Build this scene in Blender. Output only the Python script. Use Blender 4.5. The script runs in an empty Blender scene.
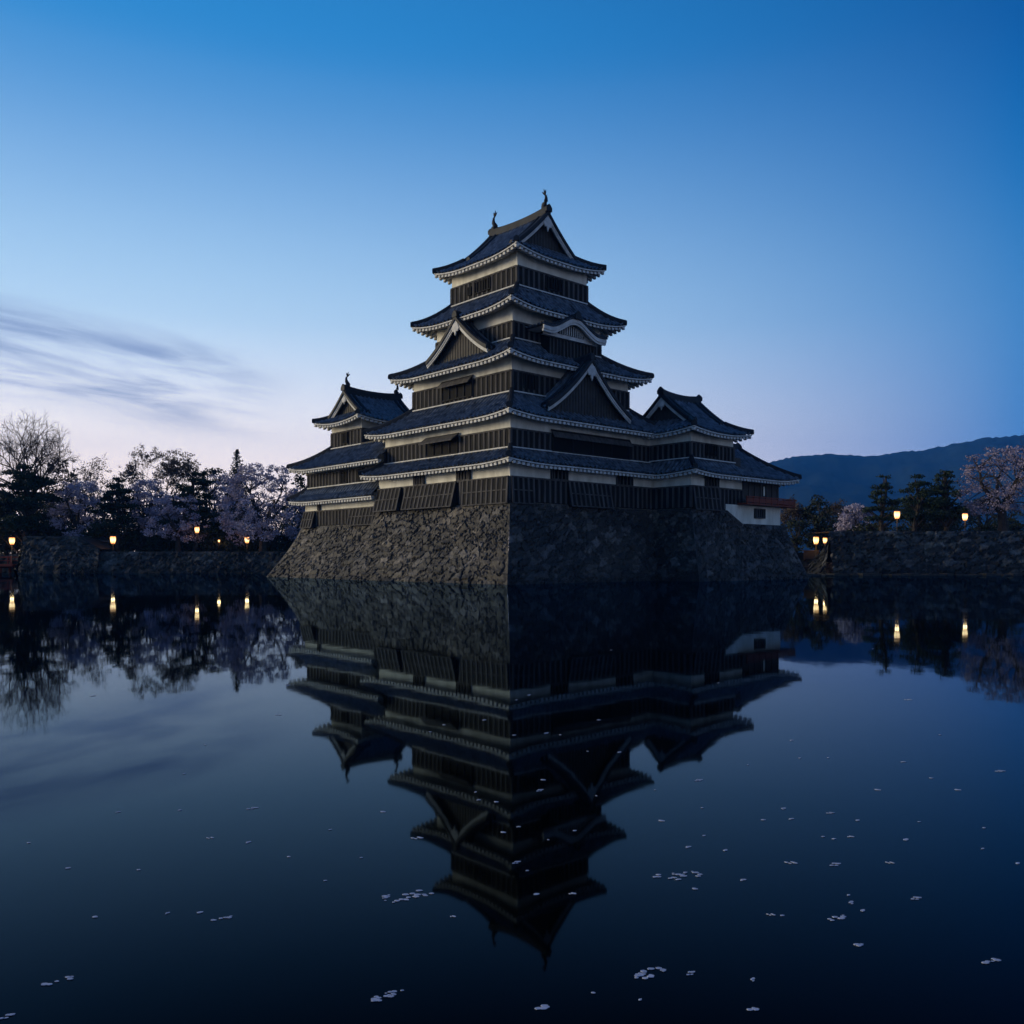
import bpy, math, random
import numpy as np
from mathutils import Vector, Matrix
R = math.radians
scene = bpy.context.scene
COL = scene.collection

# ------------------------------------------------------------------ camera, sky, sun, exposure
FPX, YH, HC = 880.0, 559.0, 1.6            # focal length in pixels, horizon row, eye height over the water
cam_d = bpy.data.cameras.new('camera')
cam = bpy.data.objects.new('camera', cam_d); COL.objects.link(cam)
cam.location = (0, 0, HC); cam.rotation_euler = (R(90), 0, 0)
cam_d.sensor_width = 36; cam_d.lens = 36 * FPX / 1024
cam_d.shift_y = (YH - 512) / 1024
cam_d.clip_end = 20000; cam_d.clip_start = 0.05
scene.camera = cam
scene.view_settings.view_transform = 'Standard'
scene.view_settings.look = 'None'
scene.view_settings.exposure = 0.0
scene.view_settings.gamma = 1.0
scene.cycles.max_bounces = 6
scene.cycles.volume_bounces = 0
scene.cycles.sample_clamp_indirect = 4.0

SUN_AZ = R(-86)      # azimuth from the view axis, to the left and behind
SUN_EL = R(9)
sun_d = bpy.data.lights.new('sun', 'SUN'); sun_d.energy = 4.6; sun_d.angle = R(28); sun_d.color = (1.0, 0.83, 0.53)
sun = bpy.data.objects.new('sun', sun_d); COL.objects.link(sun)
to_sun = Vector((math.sin(SUN_AZ) * math.cos(SUN_EL), math.cos(SUN_AZ) * math.cos(SUN_EL), math.sin(SUN_EL)))
sun.rotation_euler = to_sun.to_track_quat('Z', 'Y').to_euler()


def lin(c):
    return tuple(((x / 255) / 12.92 if x / 255 <= .04045 else ((x / 255 + .055) / 1.055) ** 2.4) for x in c)


HAZE = .00017


def beyond_haze(c, elev):
    """sky radiance outside the haze box that arrives as c after the air between"""
    T = math.exp(-HAZE * min(3450, 470 / max(.02, math.sin(R(elev)))))
    return tuple(max(.001, (x - (1 - T) * q) / T) for x, q in zip(c, (.006, .055, .19)))


world = bpy.data.worlds.new('World'); scene.world = world; world.use_nodes = True


def make_world():
    nt = world.node_tree; N = nt.nodes; L = nt.links
    N.clear()
    out = N.new('ShaderNodeOutputWorld')
    tc = N.new('ShaderNodeTexCoord'); sep = N.new('ShaderNodeSeparateXYZ')
    L.new(tc.outputs['Generated'], sep.inputs[0])

    def m(op, a, b=None, clamp=False):
        n = N.new('ShaderNodeMath'); n.operation = op; n.use_clamp = clamp
        for i, q in enumerate((a, b)):
            if q is None: continue
            if isinstance(q, (int, float)): n.inputs[i].default_value = q
            else: L.new(q, n.inputs[i])
        return n.outputs[0]
    x, y, z = sep.outputs
    elev = m('DIVIDE', m('ARCSINE', z), R(90))                # 0 horizon .. 1 zenith
    rr = m('SQRT', m('ADD', m('ADD', m('MULTIPLY', x, x), m('MULTIPLY', y, y)), 1e-6))
    gaz = R(-48)
    c = m('DIVIDE', m('ADD', m('MULTIPLY', x, math.sin(gaz)), m('MULTIPLY', y, math.cos(gaz))), rr)
    fac = m('DIVIDE', m('SUBTRACT', 1.0, c), 0.79, True)
    fac = m('POWER', fac, 1.55)

    def ramp(stops, glow=1.0):
        n = N.new('ShaderNodeValToRGB'); n.color_ramp.interpolation = 'B_SPLINE'
        e = n.color_ramp.elements
        while len(e) < len(stops): e.new(.5)
        for k, (p, col) in zip(e, stops):
            k.position = max(0, p / 90); k.color = (*[.5 * q * (glow if p < 13 else 1) for q in beyond_haze(lin(col), p)], 1)
        L.new(elev, n.inputs[0]); return n.outputs[0]
    left = ramp([(0, (255, 226, 212)), (4, (250, 230, 224)), (8, (230, 226, 229)), (11, (210, 220, 236)), (14.6, (176, 211, 239)), (21, (136, 182, 227)),
                 (28, (46, 136, 205)), (32, (44, 137, 206)), (38, (30, 108, 180)), (60, (16, 58, 118)), (90, (10, 40, 88))], 1.04)
    right = ramp([(0, (90, 130, 186)), (5, (78, 126, 186)), (8.1, (70, 124, 184)), (14.6, (66, 130, 190)), (21, (22, 110, 180)),
                  (28, (3, 88, 162)), (38, (3, 64, 126)), (60, (2, 36, 82)), (90, (5, 32, 76))])
    mix = N.new('ShaderNodeMix'); mix.data_type = 'RGBA'
    L.new(fac, mix.inputs[0]); L.new(left, mix.inputs[6]); L.new(right, mix.inputs[7])
    back = ramp([(0, (150, 160, 190)), (8, (128, 150, 192)), (20, (84, 128, 184)), (35, (40, 96, 160)), (60, (10, 50, 104)), (90, (10, 40, 88))])
    bf = N.new('ShaderNodeMapRange'); bf.interpolation_type = 'SMOOTHSTEP'
    bf.inputs[1].default_value = .05; bf.inputs[2].default_value = -.75; L.new(c, bf.inputs[0])
    mixb = N.new('ShaderNodeMix'); mixb.data_type = 'RGBA'
    L.new(bf.outputs[0], mixb.inputs[0]); L.new(mix.outputs[2], mixb.inputs[6]); L.new(back, mixb.inputs[7]); mix = mixb
    # thin streaks of evening cloud low in the left of the sky
    az = m('MULTIPLY', m('ARCTAN2', x, y), 180 / math.pi)
    el = m('MULTIPLY', elev, 90)
    tilt = m('ADD', el, m('MULTIPLY', az, .115))
    comb = N.new('ShaderNodeCombineXYZ')
    L.new(m('MULTIPLY', az, .085), comb.inputs[0]); L.new(m('MULTIPLY', tilt, .62), comb.inputs[1])
    noi = N.new('ShaderNodeTexNoise'); noi.inputs['Scale'].default_value = 1.0; noi.inputs['Detail'].default_value = 4
    noi.inputs['Roughness'].default_value = .58; noi.inputs['Distortion'].default_value = .35
    L.new(comb.outputs[0], noi.inputs['Vector'])
    mr = N.new('ShaderNodeMapRange'); mr.interpolation_type = 'SMOOTHSTEP'
    mr.inputs[1].default_value = .36; mr.inputs[2].default_value = .66
    L.new(noi.outputs[0], mr.inputs[0])

    def window(v, a, b, cc, d):
        p = N.new('ShaderNodeMapRange'); p.interpolation_type = 'SMOOTHSTEP'
        p.inputs[1].default_value = a; p.inputs[2].default_value = b; L.new(v, p.inputs[0])
        q = N.new('ShaderNodeMapRange'); q.interpolation_type = 'SMOOTHSTEP'
        q.inputs[1].default_value = cc; q.inputs[2].default_value = d; q.inputs[3].default_value = 1; q.inputs[4].default_value = 0
        L.new(v, q.inputs[0])
        return m('MULTIPLY', p.outputs[0], q.outputs[0])
    cl = m('MULTIPLY', m('MULTIPLY', mr.outputs[0], window(tilt, 4.6, 7.4, 9.4, 11.8)), window(az, -70, -45, -22, -12.5))
    cl = m('MULTIPLY', cl, .92)
    mc = N.new('ShaderNodeMix'); mc.data_type = 'RGBA'
    L.new(cl, mc.inputs[0]); L.new(mix.outputs[2], mc.inputs[6]); mc.inputs[7].default_value = (*[.5 * q for q in lin((150, 172, 214))], 1)
    bg = N.new('ShaderNodeBackground'); bg.inputs[1].default_value = 1.94          # ramp colours are stored at half brightness
    L.new(mc.outputs[2], bg.inputs[0])
    sky = N.new('ShaderNodeTexSky'); sky.sky_type = 'NISHITA'; sky.sun_disc = False
    sky.sun_elevation = R(1.0); sky.sun_rotation = SUN_AZ % (2 * math.pi); sky.ozone_density = 3.0
    bg2 = N.new('ShaderNodeBackground'); bg2.inputs[1].default_value = 0.02
    L.new(sky.outputs[0], bg2.inputs[0])
    add = N.new('ShaderNodeAddShader')
    L.new(bg.outputs[0], add.inputs[0]); L.new(bg2.outputs[0], add.inputs[1])
    L.new(add.outputs[0], out.inputs[0])


make_world()

# ------------------------------------------------------------------ materials
MATS = {}


def mat(name, base, rough=.7, spec=.4, var=None, scale=2.0, bump=0.0, bscale=8.0, attr=None, stretch=None, emit=None, estr=0.0, trans=0.0):
    mt = bpy.data.materials.new(name); mt.use_nodes = True
    nt = mt.node_tree; N = nt.nodes; L = nt.links; b = N['Principled BSDF']
    b.inputs['Roughness'].default_value = rough; b.inputs['Specular IOR Level'].default_value = spec
    b.inputs['Base Color'].default_value = (*base, 1)
    tc = N.new('ShaderNodeTexCoord')
    vec = tc.outputs['Object']
    if stretch:
        mp = N.new('ShaderNodeMapping'); mp.inputs['Scale'].default_value = stretch
        L.new(vec, mp.inputs[0]); vec = mp.outputs[0]
    if var:
        no = N.new('ShaderNodeTexNoise'); no.inputs['Scale'].default_value = scale; no.inputs['Detail'].default_value = 6
        no.inputs['Roughness'].default_value = .62
        L.new(vec, no.inputs['Vector'])
        rp = N.new('ShaderNodeValToRGB'); rp.color_ramp.elements[0].position = .32; rp.color_ramp.elements[1].position = .68
        rp.color_ramp.elements[0].color = (*base, 1); rp.color_ramp.elements[1].color = (*var, 1)
        L.new(no.outputs[0], rp.inputs[0]); col = rp.outputs[0]
        if attr:
            at = N.new('ShaderNodeAttribute'); at.attribute_name = attr
            mx = N.new('ShaderNodeMix'); mx.data_type = 'RGBA'; mx.blend_type = 'MULTIPLY'; mx.inputs[0].default_value = 1
            L.new(col, mx.inputs[6]); L.new(at.outputs['Color'], mx.inputs[7]); col = mx.outputs[2]
        L.new(col, b.inputs['Base Color'])
    if bump:
        n2 = N.new('ShaderNodeTexNoise'); n2.inputs['Scale'].default_value = bscale; n2.inputs['Detail'].default_value = 5
        L.new(vec, n2.inputs['Vector'])
        bp = N.new('ShaderNodeBump'); bp.inputs['Strength'].default_value = bump; bp.inputs['Distance'].default_value = .05
        L.new(n2.outputs[0], bp.inputs['Height']); L.new(bp.outputs[0], b.inputs['Normal'])
    if emit:
        b.inputs['Emission Color'].default_value = (*emit, 1); b.inputs['Emission Strength'].default_value = estr
    if trans:
        b.inputs['Subsurface Weight'].default_value = 0
    MATS[name] = mt
    return mt


M_PLASTER = mat('plaster', (.50, .475, .395), .88, .15, (.80, .77, .67), 1.0, .15, 3, stretch=(1, 1, .3))
M_EAVE = mat('eave_plaster', (.40, .395, .37), .85, .15, (.62, .61, .58), 2.2)
M_BOARD = mat('black_boards', (.008, .008, .0085), .75, .08, (.02, .0195, .019), 1.3, .25, 9, stretch=(2.2, 2.2, .25))
M_BATTEN = mat('board_battens', (.034, .033, .034), .8, .08, (.10, .096, .094), 1.7, stretch=(2, 2, .3))
M_DARK = mat('dark_opening', (.006, .006, .006), .8, .1)
M_TILE = mat('roof_tile', (.012, .015, .020), .34, .75, (.150, .175, .210), 2.2, 1.0, 5)
M_RIDGE = mat('ridge_tile', (.010, .012, .016), .6, .15, (.026, .029, .034), 1.5)
M_WOODDARK = mat('gable_wood', (.022, .020, .018), .7, .3, (.045, .042, .04), 2)
M_RED = mat('red_lacquer', (.20, .036, .018), .6, .2, (.12, .024, .013), 2)
M_STONE = mat('stone', (.018, .0175, .0175), .7, .4, (.076, .071, .066), 4.0, 1.0, 6, attr='tone')
M_WALL = mat('bank_wall_stone', (.016, .017, .016), .75, .4, (.085, .085, .08), 3.0, 1.0, 5, attr='tone')  # plain stone, its tone range set separately for the moat walls and ledge
M_BARK = mat('bark', (.020, .017, .015), .9, .2, (.05, .042, .036), 3, .5, 6)
M_BLOSSOM = mat('blossom', (.22, .20, .275), .85, .05, (.46, .41, .50), .7)
M_DUSKY = mat('dusky_blossom', (.14, .125, .18), .85, .05, (.32, .28, .37), .7)
M_PINE = mat('pine_needles', (.010, .020, .012), .75, .15, (.028, .045, .024), .5)
M_EVER = mat('evergreen_leaves', (.012, .020, .012), .7, .2, (.032, .042, .024), .6)
M_BUD = mat('leaf_buds', (.05, .04, .032), .8, .2, (.10, .075, .06), .7)
M_GROUND = mat('earth', (.012, .013, .010), .95, .1, (.028, .026, .018), .25)
M_HILL = mat('forest_hill', (.004, .012, .014), .95, .05, (.014, .026, .026), .012, 1.0, .03)
M_POST = mat('post_wood', (.05, .04, .03), .7, .2)
M_PAPER = mat('lantern_paper', (.8, .7, .5), .8, .1, emit=(1.0, .60, .26), estr=3.6)
def paper_gradient():
    nt = M_PAPER.node_tree; N = nt.nodes; L = nt.links; b = N['Principled BSDF']
    tc = N.new('ShaderNodeTexCoord'); sp = N.new('ShaderNodeSeparateXYZ'); L.new(tc.outputs['Object'], sp.inputs[0])
    ab = N.new('ShaderNodeMath'); ab.operation = 'ABSOLUTE'; L.new(sp.outputs[2], ab.inputs[0])
    rp = N.new('ShaderNodeValToRGB'); e = rp.color_ramp.elements
    e[0].position = .08; e[0].color = (1, .57, .22, 1); e[1].position = .42; e[1].color = (.42, .115, .018, 1)
    L.new(ab.outputs[0], rp.inputs[0]); L.new(rp.outputs[0], b.inputs['Emission Color'])


paper_gradient()
M_BULB = mat('lantern_bulb', (.9, .8, .6), .8, .1, emit=(1.0, .74, .42), estr=9.0)
M_PETAL = mat('petal', (.30, .34, .45), .7, .2, (.50, .52, .64), 6)
M_SHED = mat('shed_roof', (.05, .06, .075), .55, .5, (.09, .10, .12), 1.5)


def water_material():
    mt = bpy.data.materials.new('moat_water'); mt.use_nodes = True
    nt = mt.node_tree; N = nt.nodes; L = nt.links; N.clear()
    out = N.new('ShaderNodeOutputMaterial'); mix = N.new('ShaderNodeMixShader')
    df = N.new('ShaderNodeBsdfDiffuse'); df.inputs[0].default_value = (.001, .0014, .0016, 1)
    gl = N.new('ShaderNodeBsdfGlossy'); gl.inputs['Color'].default_value = (.53, .76, 1.0, 1); gl.inputs['Roughness'].default_value = .03
    fr = N.new('ShaderNodeFresnel'); fr.inputs['IOR'].default_value = 1.2
    mr = N.new('ShaderNodeMapRange'); mr.inputs[1].default_value = .03; mr.inputs[2].default_value = 1.0; mr.inputs[4].default_value = .86; L.new(fr.outputs[0], mr.inputs[0])
    tc = N.new('ShaderNodeTexCoord'); mp = N.new('ShaderNodeMapping'); mp.inputs['Scale'].default_value = (1, .55, 1)
    L.new(tc.outputs['Object'], mp.inputs[0])
    n1 = N.new('ShaderNodeTexNoise'); n1.inputs['Scale'].default_value = .9; n1.inputs['Detail'].default_value = 3
    L.new(mp.outputs[0], n1.inputs['Vector'])
    bp = N.new('ShaderNodeBump'); bp.inputs['Strength'].default_value = .09; bp.inputs['Distance'].default_value = .02
    L.new(n1.outputs[0], bp.inputs['Height'])
    for q in (df, gl, fr): L.new(bp.outputs[0], q.inputs['Normal'])
    L.new(mr.outputs[0], mix.inputs[0]); L.new(df.outputs[0], mix.inputs[1]); L.new(gl.outputs[0], mix.inputs[2]); L.new(mix.outputs[0], out.inputs[0])
    return mt


M_WATER = water_material()


# ------------------------------------------------------------------ mesh helpers
class MB:
    def __init__(s): s.v = []; s.f = []; s.tone = None

    def add(s, vs, fs):
        o = len(s.v); s.v.extend(tuple(p) for p in vs); s.f.extend(tuple(i + o for i in f) for f in fs)

    def hexa(s, p):      # bottom ring 0-3, top ring 4-7
        s.add(p, [(3, 2, 1, 0), (4, 5, 6, 7), (0, 1, 5, 4), (1, 2, 6, 5), (2, 3, 7, 6), (3, 0, 4, 7)])

    def box(s, x0, x1, y0, y1, z0, z1, fn=None):
        p = [(x0, y0, z0), (x1, y0, z0), (x1, y1, z0), (x0, y1, z0), (x0, y0, z1), (x1, y0, z1), (x1, y1, z1), (x0, y1, z1)]
        if fn: p = [fn(*q) for q in p]
        s.hexa(p)

    def grid(s, rows):
        o = len(s.v); n = len(rows[0])
        for r in rows: s.v.extend(tuple(p) for p in r)
        for i in range(len(rows) - 1):
            for j in range(n - 1):
                a = o + i * n + j
                s.f.append((a, a + 1, a + n + 1, a + n))

    def tube(s, pts, rad, n=6, cap=True):
        pts = [Vector(p) for p in pts]; o = len(s.v)
        for i, p in enumerate(pts):
            d = (pts[min(i + 1, len(pts) - 1)] - pts[max(i - 1, 0)])
            if d.length < 1e-6: d = Vector((0, 0, 1))
            d.normalize()
            a = d.cross(Vector((0, 0, 1)) if abs(d.z) < .9 else Vector((1, 0, 0))).normalized(); b = d.cross(a)
            r = rad[i] if hasattr(rad, '__len__') else rad
            for k in range(n):
                t = 2 * math.pi * k / n
                q = p + a * (r * math.cos(t)) + b * (r * math.sin(t)); s.v.append((q.x, q.y, q.z))
        for i in range(len(pts) - 1):
            for k in range(n):
                a0 = o + i * n + k; b0 = o + i * n + (k + 1) % n
                s.f.append((a0, b0, b0 + n, a0 + n))
        if cap:
            s.f.append(tuple(o + k for k in reversed(range(n))))
            s.f.append(tuple(o + (len(pts) - 1) * n + k for k in range(n)))

    def sweep(s, pts, sec, side):    # rectangular-ish bar: sec = list of (across, up); side(i)-> across direction
        o = len(s.v); n = len(sec)
        for i, p in enumerate(pts):
            p = Vector(p); a = Vector(side)
            for (ac, up) in sec:
                q = p + a * ac + Vector((0, 0, up)); s.v.append((q.x, q.y, q.z))
        for i in range(len(pts) - 1):
            for k in range(n):
                a0 = o + i * n + k; b0 = o + i * n + (k + 1) % n
                s.f.append((a0, b0, b0 + n, a0 + n))
        s.f.append(tuple(o + k for k in reversed(range(n)))); s.f.append(tuple(o + (len(pts) - 1) * n + k for k in range(n)))

    def build(s, name, m, parent=None, smooth=False):
        me = bpy.data.meshes.new(name); me.from_pydata(s.v, [], s.f); me.update()
        if s.tone is not None:
            ca = me.color_attributes.new('tone', 'FLOAT_COLOR', 'POINT')
            ca.data.foreach_set('color', np.asarray(s.tone, dtype=np.float32).ravel())
        if m: me.materials.append(m)
        if smooth: me.polygons.foreach_set('use_smooth', [True] * len(me.polygons))
        o = bpy.data.objects.new(name, me); COL.objects.link(o)
        if parent: o.parent = parent
        return o


def tag(o, label=None, cat=None, group=None, kind=None):
    if label: o['label'] = label
    if cat: o['category'] = cat
    if group: o['group'] = group
    if kind: o['kind'] = kind
    return o


def empty(name, loc=(0, 0, 0), rz=0, label=None, cat=None, group=None):
    o = bpy.data.objects.new(name, None); COL.objects.link(o)
    o.location = loc; o.rotation_euler = (0, 0, rz); o.empty_display_size = .5
    return tag(o, label, cat, group)


def at(px, d, z=0.0):      # ground point d metres ahead whose bearing is that of column px
    return ((px - 512) / FPX * d, d, z)


def zpx(y, d): return HC + (YH - y) / FPX * d


# ------------------------------------------------------------------ castle frame: u runs along the right face, v along the left face
CA = math.atan2(880, 968)
CO = ((510 - 512) / FPX * 58, 58.0)


def cxy(u, v):
    c, s = math.cos(CA), math.sin(CA)
    return CO[0] + u * c - v * s, CO[1] + u * s + v * c


def castle_thing(name, label, cat): return empty(name, (CO[0], CO[1], 0), CA, label, cat)


def face_map(face, rect):
    u0, v0, u1, v1 = rect
    return {'L': lambda a, b, z: (u0 - b, a, z), 'R': lambda a, b, z: (a, v0 - b, z),
            'l': lambda a, b, z: (u1 + b, a, z), 'r': lambda a, b, z: (a, v1 + b, z)}[face]


def face_span(face, rect):
    u0, v0, u1, v1 = rect
    return (v0, v1) if face in 'Ll' else (u0, u1)


def storey(parent, rect, z0, zb, z1, sill=True, faces='LRlr'):
    u0, v0, u1, v1 = rect
    w = MB(); w.box(u0, u1, v0, v1, z0 - .6, z1); w.build('plaster_wall', M_PLASTER, parent)
    b = MB(); bt = MB(); si = MB()
    for f in faces:
        fm = face_map(f, rect); a0, a1 = face_span(f, rect)
        e = .06 if f in 'Rr' else 0
        b.box(a0 - e, a1 + e, 0.002, .06, z0, zb, fm)
        n = max(2, round((a1 - a0) / .52))
        for i in range(n + 1):
            c = a0 + (a1 - a0) * i / n
            bt.box(c - .09, c + .09, .0605, .105, z0 + .06, zb - .09, fm)
        bt.box(a0 - e, a1 + e, .0605, .13, zb - .088, zb + .02, fm)
        if sill:
            si.box(a0 - .1, a1 + .1, .0625, .17, z0 - .04, z0 + .045, fm)
    o = b.build('board_cladding', M_BOARD, parent); bt.build('batten_row', M_BATTEN, o)
    if sill: si.build('sill_band', M_EAVE, parent)


def window(parent, face, rect, a0, a1, z0, z1, bars=4, out=.115, m=None):
    fm = face_map(face, rect)
    p = MB(); p.box(a0, a1, .003, out, z0, z1, fm); o = p.build('window', M_DARK, parent)
    k = MB()
    for (x0, x1, y0, y1) in ((a0 - .07, a0, z0 - .07, z1 + .07), (a1, a1 + .07, z0 - .07, z1 + .07), (a0, a1, z0 - .07, z0), (a0, a1, z1, z1 + .07)):
        k.box(x0, x1, .004, out + .07, y0, y1, fm)
    for i in range(bars):
        c = a0 + (a1 - a0) * (i + .5) / bars
        k.box(c - .05, c + .05, out + .002, out + .06, z0, z1, fm)
    k.build('lattice_frame', m or M_BATTEN, o)


def opening(parent, face, rect, a0, a1, z0, z1, prop=.55):
    """shutter opening: dark recess with posts, the board shutter propped out on top"""
    fm = face_map(face, rect)
    p = MB(); p.box(a0, a1, .062, .118, z0, z1, fm); o = p.build('window', M_DARK, parent)
    k = MB(); n = 5
    for i in range(n):
        c = a0 + (a1 - a0) * i / (n - 1)
        k.box(c - .05, c + .05, .119, .19, z0, z1, fm)
    k.box(a0 - .06, a1 + .06, .1195, .2, z0 - .02, z0 + .08, fm); k.box(a0 - .06, a1 + .06, .1195, .2, z1 - .1, z1 - .001, fm)
    k.build('lattice_frame', M_BOARD, o)
    s = MB()
    q = [(a0 - .1, .09, z1), (a1 + .1, .09, z1), (a1 + .1, .09 + prop, z1 - .52), (a0 - .1, .09 + prop, z1 - .52)]
    q = [fm(*t) for t in q]; q2 = [(t[0], t[1], t[2] + .08) for t in q]
    s.hexa(q + q2); s.build('propped_shutter', M_BATTEN, o)


def flare(parent, face, rect, a0, a1, z0, z1, outw=.6):
    """stone-dropping chute: boarded panel leaning outwards at its foot"""
    fm = face_map(face, rect)
    p = MB()
    A = [(a0, .07, z0 - .12), (a1, .07, z0 - .12), (a1, outw, z0 - .12), (a0, outw, z0 - .12), (a0, .07, z1), (a1, .07, z1), (a1, .16, z1), (a0, .16, z1)]
    p.hexa([fm(*q) for q in A]); o = p.build('stone_drop_panel', M_BOARD, parent)
    k = MB(); n = max(2, round((a1 - a0) / .5))
    for i in range(n + 1):
        c = a0 + .04 + (a1 - a0 - .08) * i / n
        B = [(c - .085, outw, z0 - .1), (c + .085, outw, z0 - .1), (c + .085, outw + .045, z0 - .1), (c - .085, outw + .045, z0 - .1),
             (c - .085, .16, z1 - .03), (c + .085, .16, z1 - .03), (c + .085, .205, z1 - .03), (c - .085, .205, z1 - .03)]
        k.hexa([fm(*q) for q in B])
    for tz in (0.02, .5, .97):
        oo = outw + (.16 - outw) * tz; zz = z0 - .12 + (z1 - z0 + .12) * tz
        k.box(a0, a1, oo + .01, oo + .06, zz - .04, zz + .04, fm)
    k.build('batten_row', M_BATTEN, o)


# ------------------------------------------------------------------ roofs
PITCH = .42
ROWSEC = ((0, 0), (.10, .08), (.25, .125), (.40, .08), (.5, 0))


def tile_face(mb, P, s0, s1, tmax, nt=8, flip=False):
    n = max(1, round((s1 - s0) / PITCH)); p = (s1 - s0) / n
    cols = []
    for i in range(n):
        for (fr, h) in ROWSEC: cols.append((s0 + (i + fr) * p, h))
    cols.append((s1, 0))
    rows = []
    for (s, h) in cols:
        tm = max(0.0, tmax(s))
        col = []
        for j in range(nt + 1):
            t = tm * j / nt
            x, y, z = P(s, t)
            col.append((x, y, z + h + (.05 if j % 2 else 0) * (1 if tm > .05 else 0)))
        rows.append(col)
    if flip: rows = rows[::-1]
    mb.grid(rows)


def uplift(dist, up, Lc=3.6):
    return up * max(0.0, 1 - dist / Lc) ** 2


def eave_set(parent, edges, ze, up, runs, soffit_in, noup=()):
    """white eave board and plastered rafter ends under every edge; edges: list of (fm, a0, a1)"""
    eb = MB(); rf = MB(); so = MB()
    for k, ((fm, a0, a1), run) in enumerate(zip(edges, soffit_in)):
        def E(a): return ze + uplift(min(a - a0 if (k, 0) not in noup else 99, a1 - a if (k, 1) not in noup else 99), up)
        n = max(8, int((a1 - a0) / .6)); prev = None
        for i in range(n):
            x0 = a0 + (a1 - a0) * i / n; x1 = a0 + (a1 - a0) * (i + 1) / n
            q = []
            for (zo0, zo1) in ((-.15, -.06),):
                q = [(x0, -.02, E(x0) + zo0), (x1, -.02, E(x1) + zo0), (x1, -.14, E(x1) + zo0), (x0, -.14, E(x0) + zo0),
                     (x0, -.02, E(x0) + zo1), (x1, -.02, E(x1) + zo1), (x1, -.14, E(x1) + zo1), (x0, -.14, E(x0) + zo1)]
            eb.hexa([fm(*t) for t in q])
            i0 = min(run, max(.15, x0 - a0), max(.15, a1 - x0)); i1 = min(run, max(.15, x1 - a0), max(.15, a1 - x1))
            so.add([fm(x0, -.13, E(x0) - .15), fm(x1, -.13, E(x1) - .15), fm(x1, -i1, E(x1) - .15 + .30 * i1), fm(x0, -i0, E(x0) - .15 + .30 * i0)], [(0, 1, 2, 3)])
        m = max(4, round((a1 - a0 - .3) / .42))
        for i in range(m + 1):
            c = a0 + .15 + (a1 - a0 - .3) * i / m; z = E(c)
            dd = min(run, max(.35, c - a0), max(.35, a1 - c)); w = .115
            q = [(c - w, -.07, z - .36), (c + w, -.07, z - .36), (c + w, -dd, z - .33 + .28 * dd), (c - w, -dd, z - .33 + .28 * dd),
                 (c - w, -.07, z - .192), (c + w, -.07, z - .192), (c + w, -dd, z - .17 + .30 * dd), (c - w, -dd, z - .17 + .30 * dd)]
            rf.hexa([fm(*t) for t in q])
    eb.build('eave_board', M_EAVE, parent); rf.build('rafter_row', M_EAVE, parent); so.build('soffit', M_EAVE, parent)


def hip_bar(mb, pts, w=.16, h=.30):
    pts = [Vector(p) for p in pts]
    d = pts[-1] - pts[0]; side = Vector((-d.y, d.x, 0)).normalized()
    mb.sweep(pts, [(-w, -.08), (w, -.08), (w, h * .7), (w * .5, h), (-w * .5, h), (-w, h * .7)], side)


def end_tile(mb, p, d, s=.3):
    """ogre tile at the end of a ridge: shield plate with a horn"""
    d = Vector((d[0], d[1], 0)).normalized(); a = Vector((-d.y, d.x, 0)); p = Vector(p)
    prof = [(-1, -.4), (1, -.4), (1.05, .5), (.6, 1.1), (0, 1.55), (-.6, 1.1), (-1.05, .5)]
    f = [p + a * (x * s) + Vector((0, 0, y * s)) for x, y in prof]; b = [q + d * (.5 * s) for q in f]
    n = len(prof)
    mb.add(f + b, [tuple(range(n))[::-1], tuple(range(n, 2 * n))] + [(i, (i + 1) % n, n + (i + 1) % n, n + i) for i in range(n)])


def prof(t, sag): return (1 - sag) * t + sag * t * t


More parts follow.
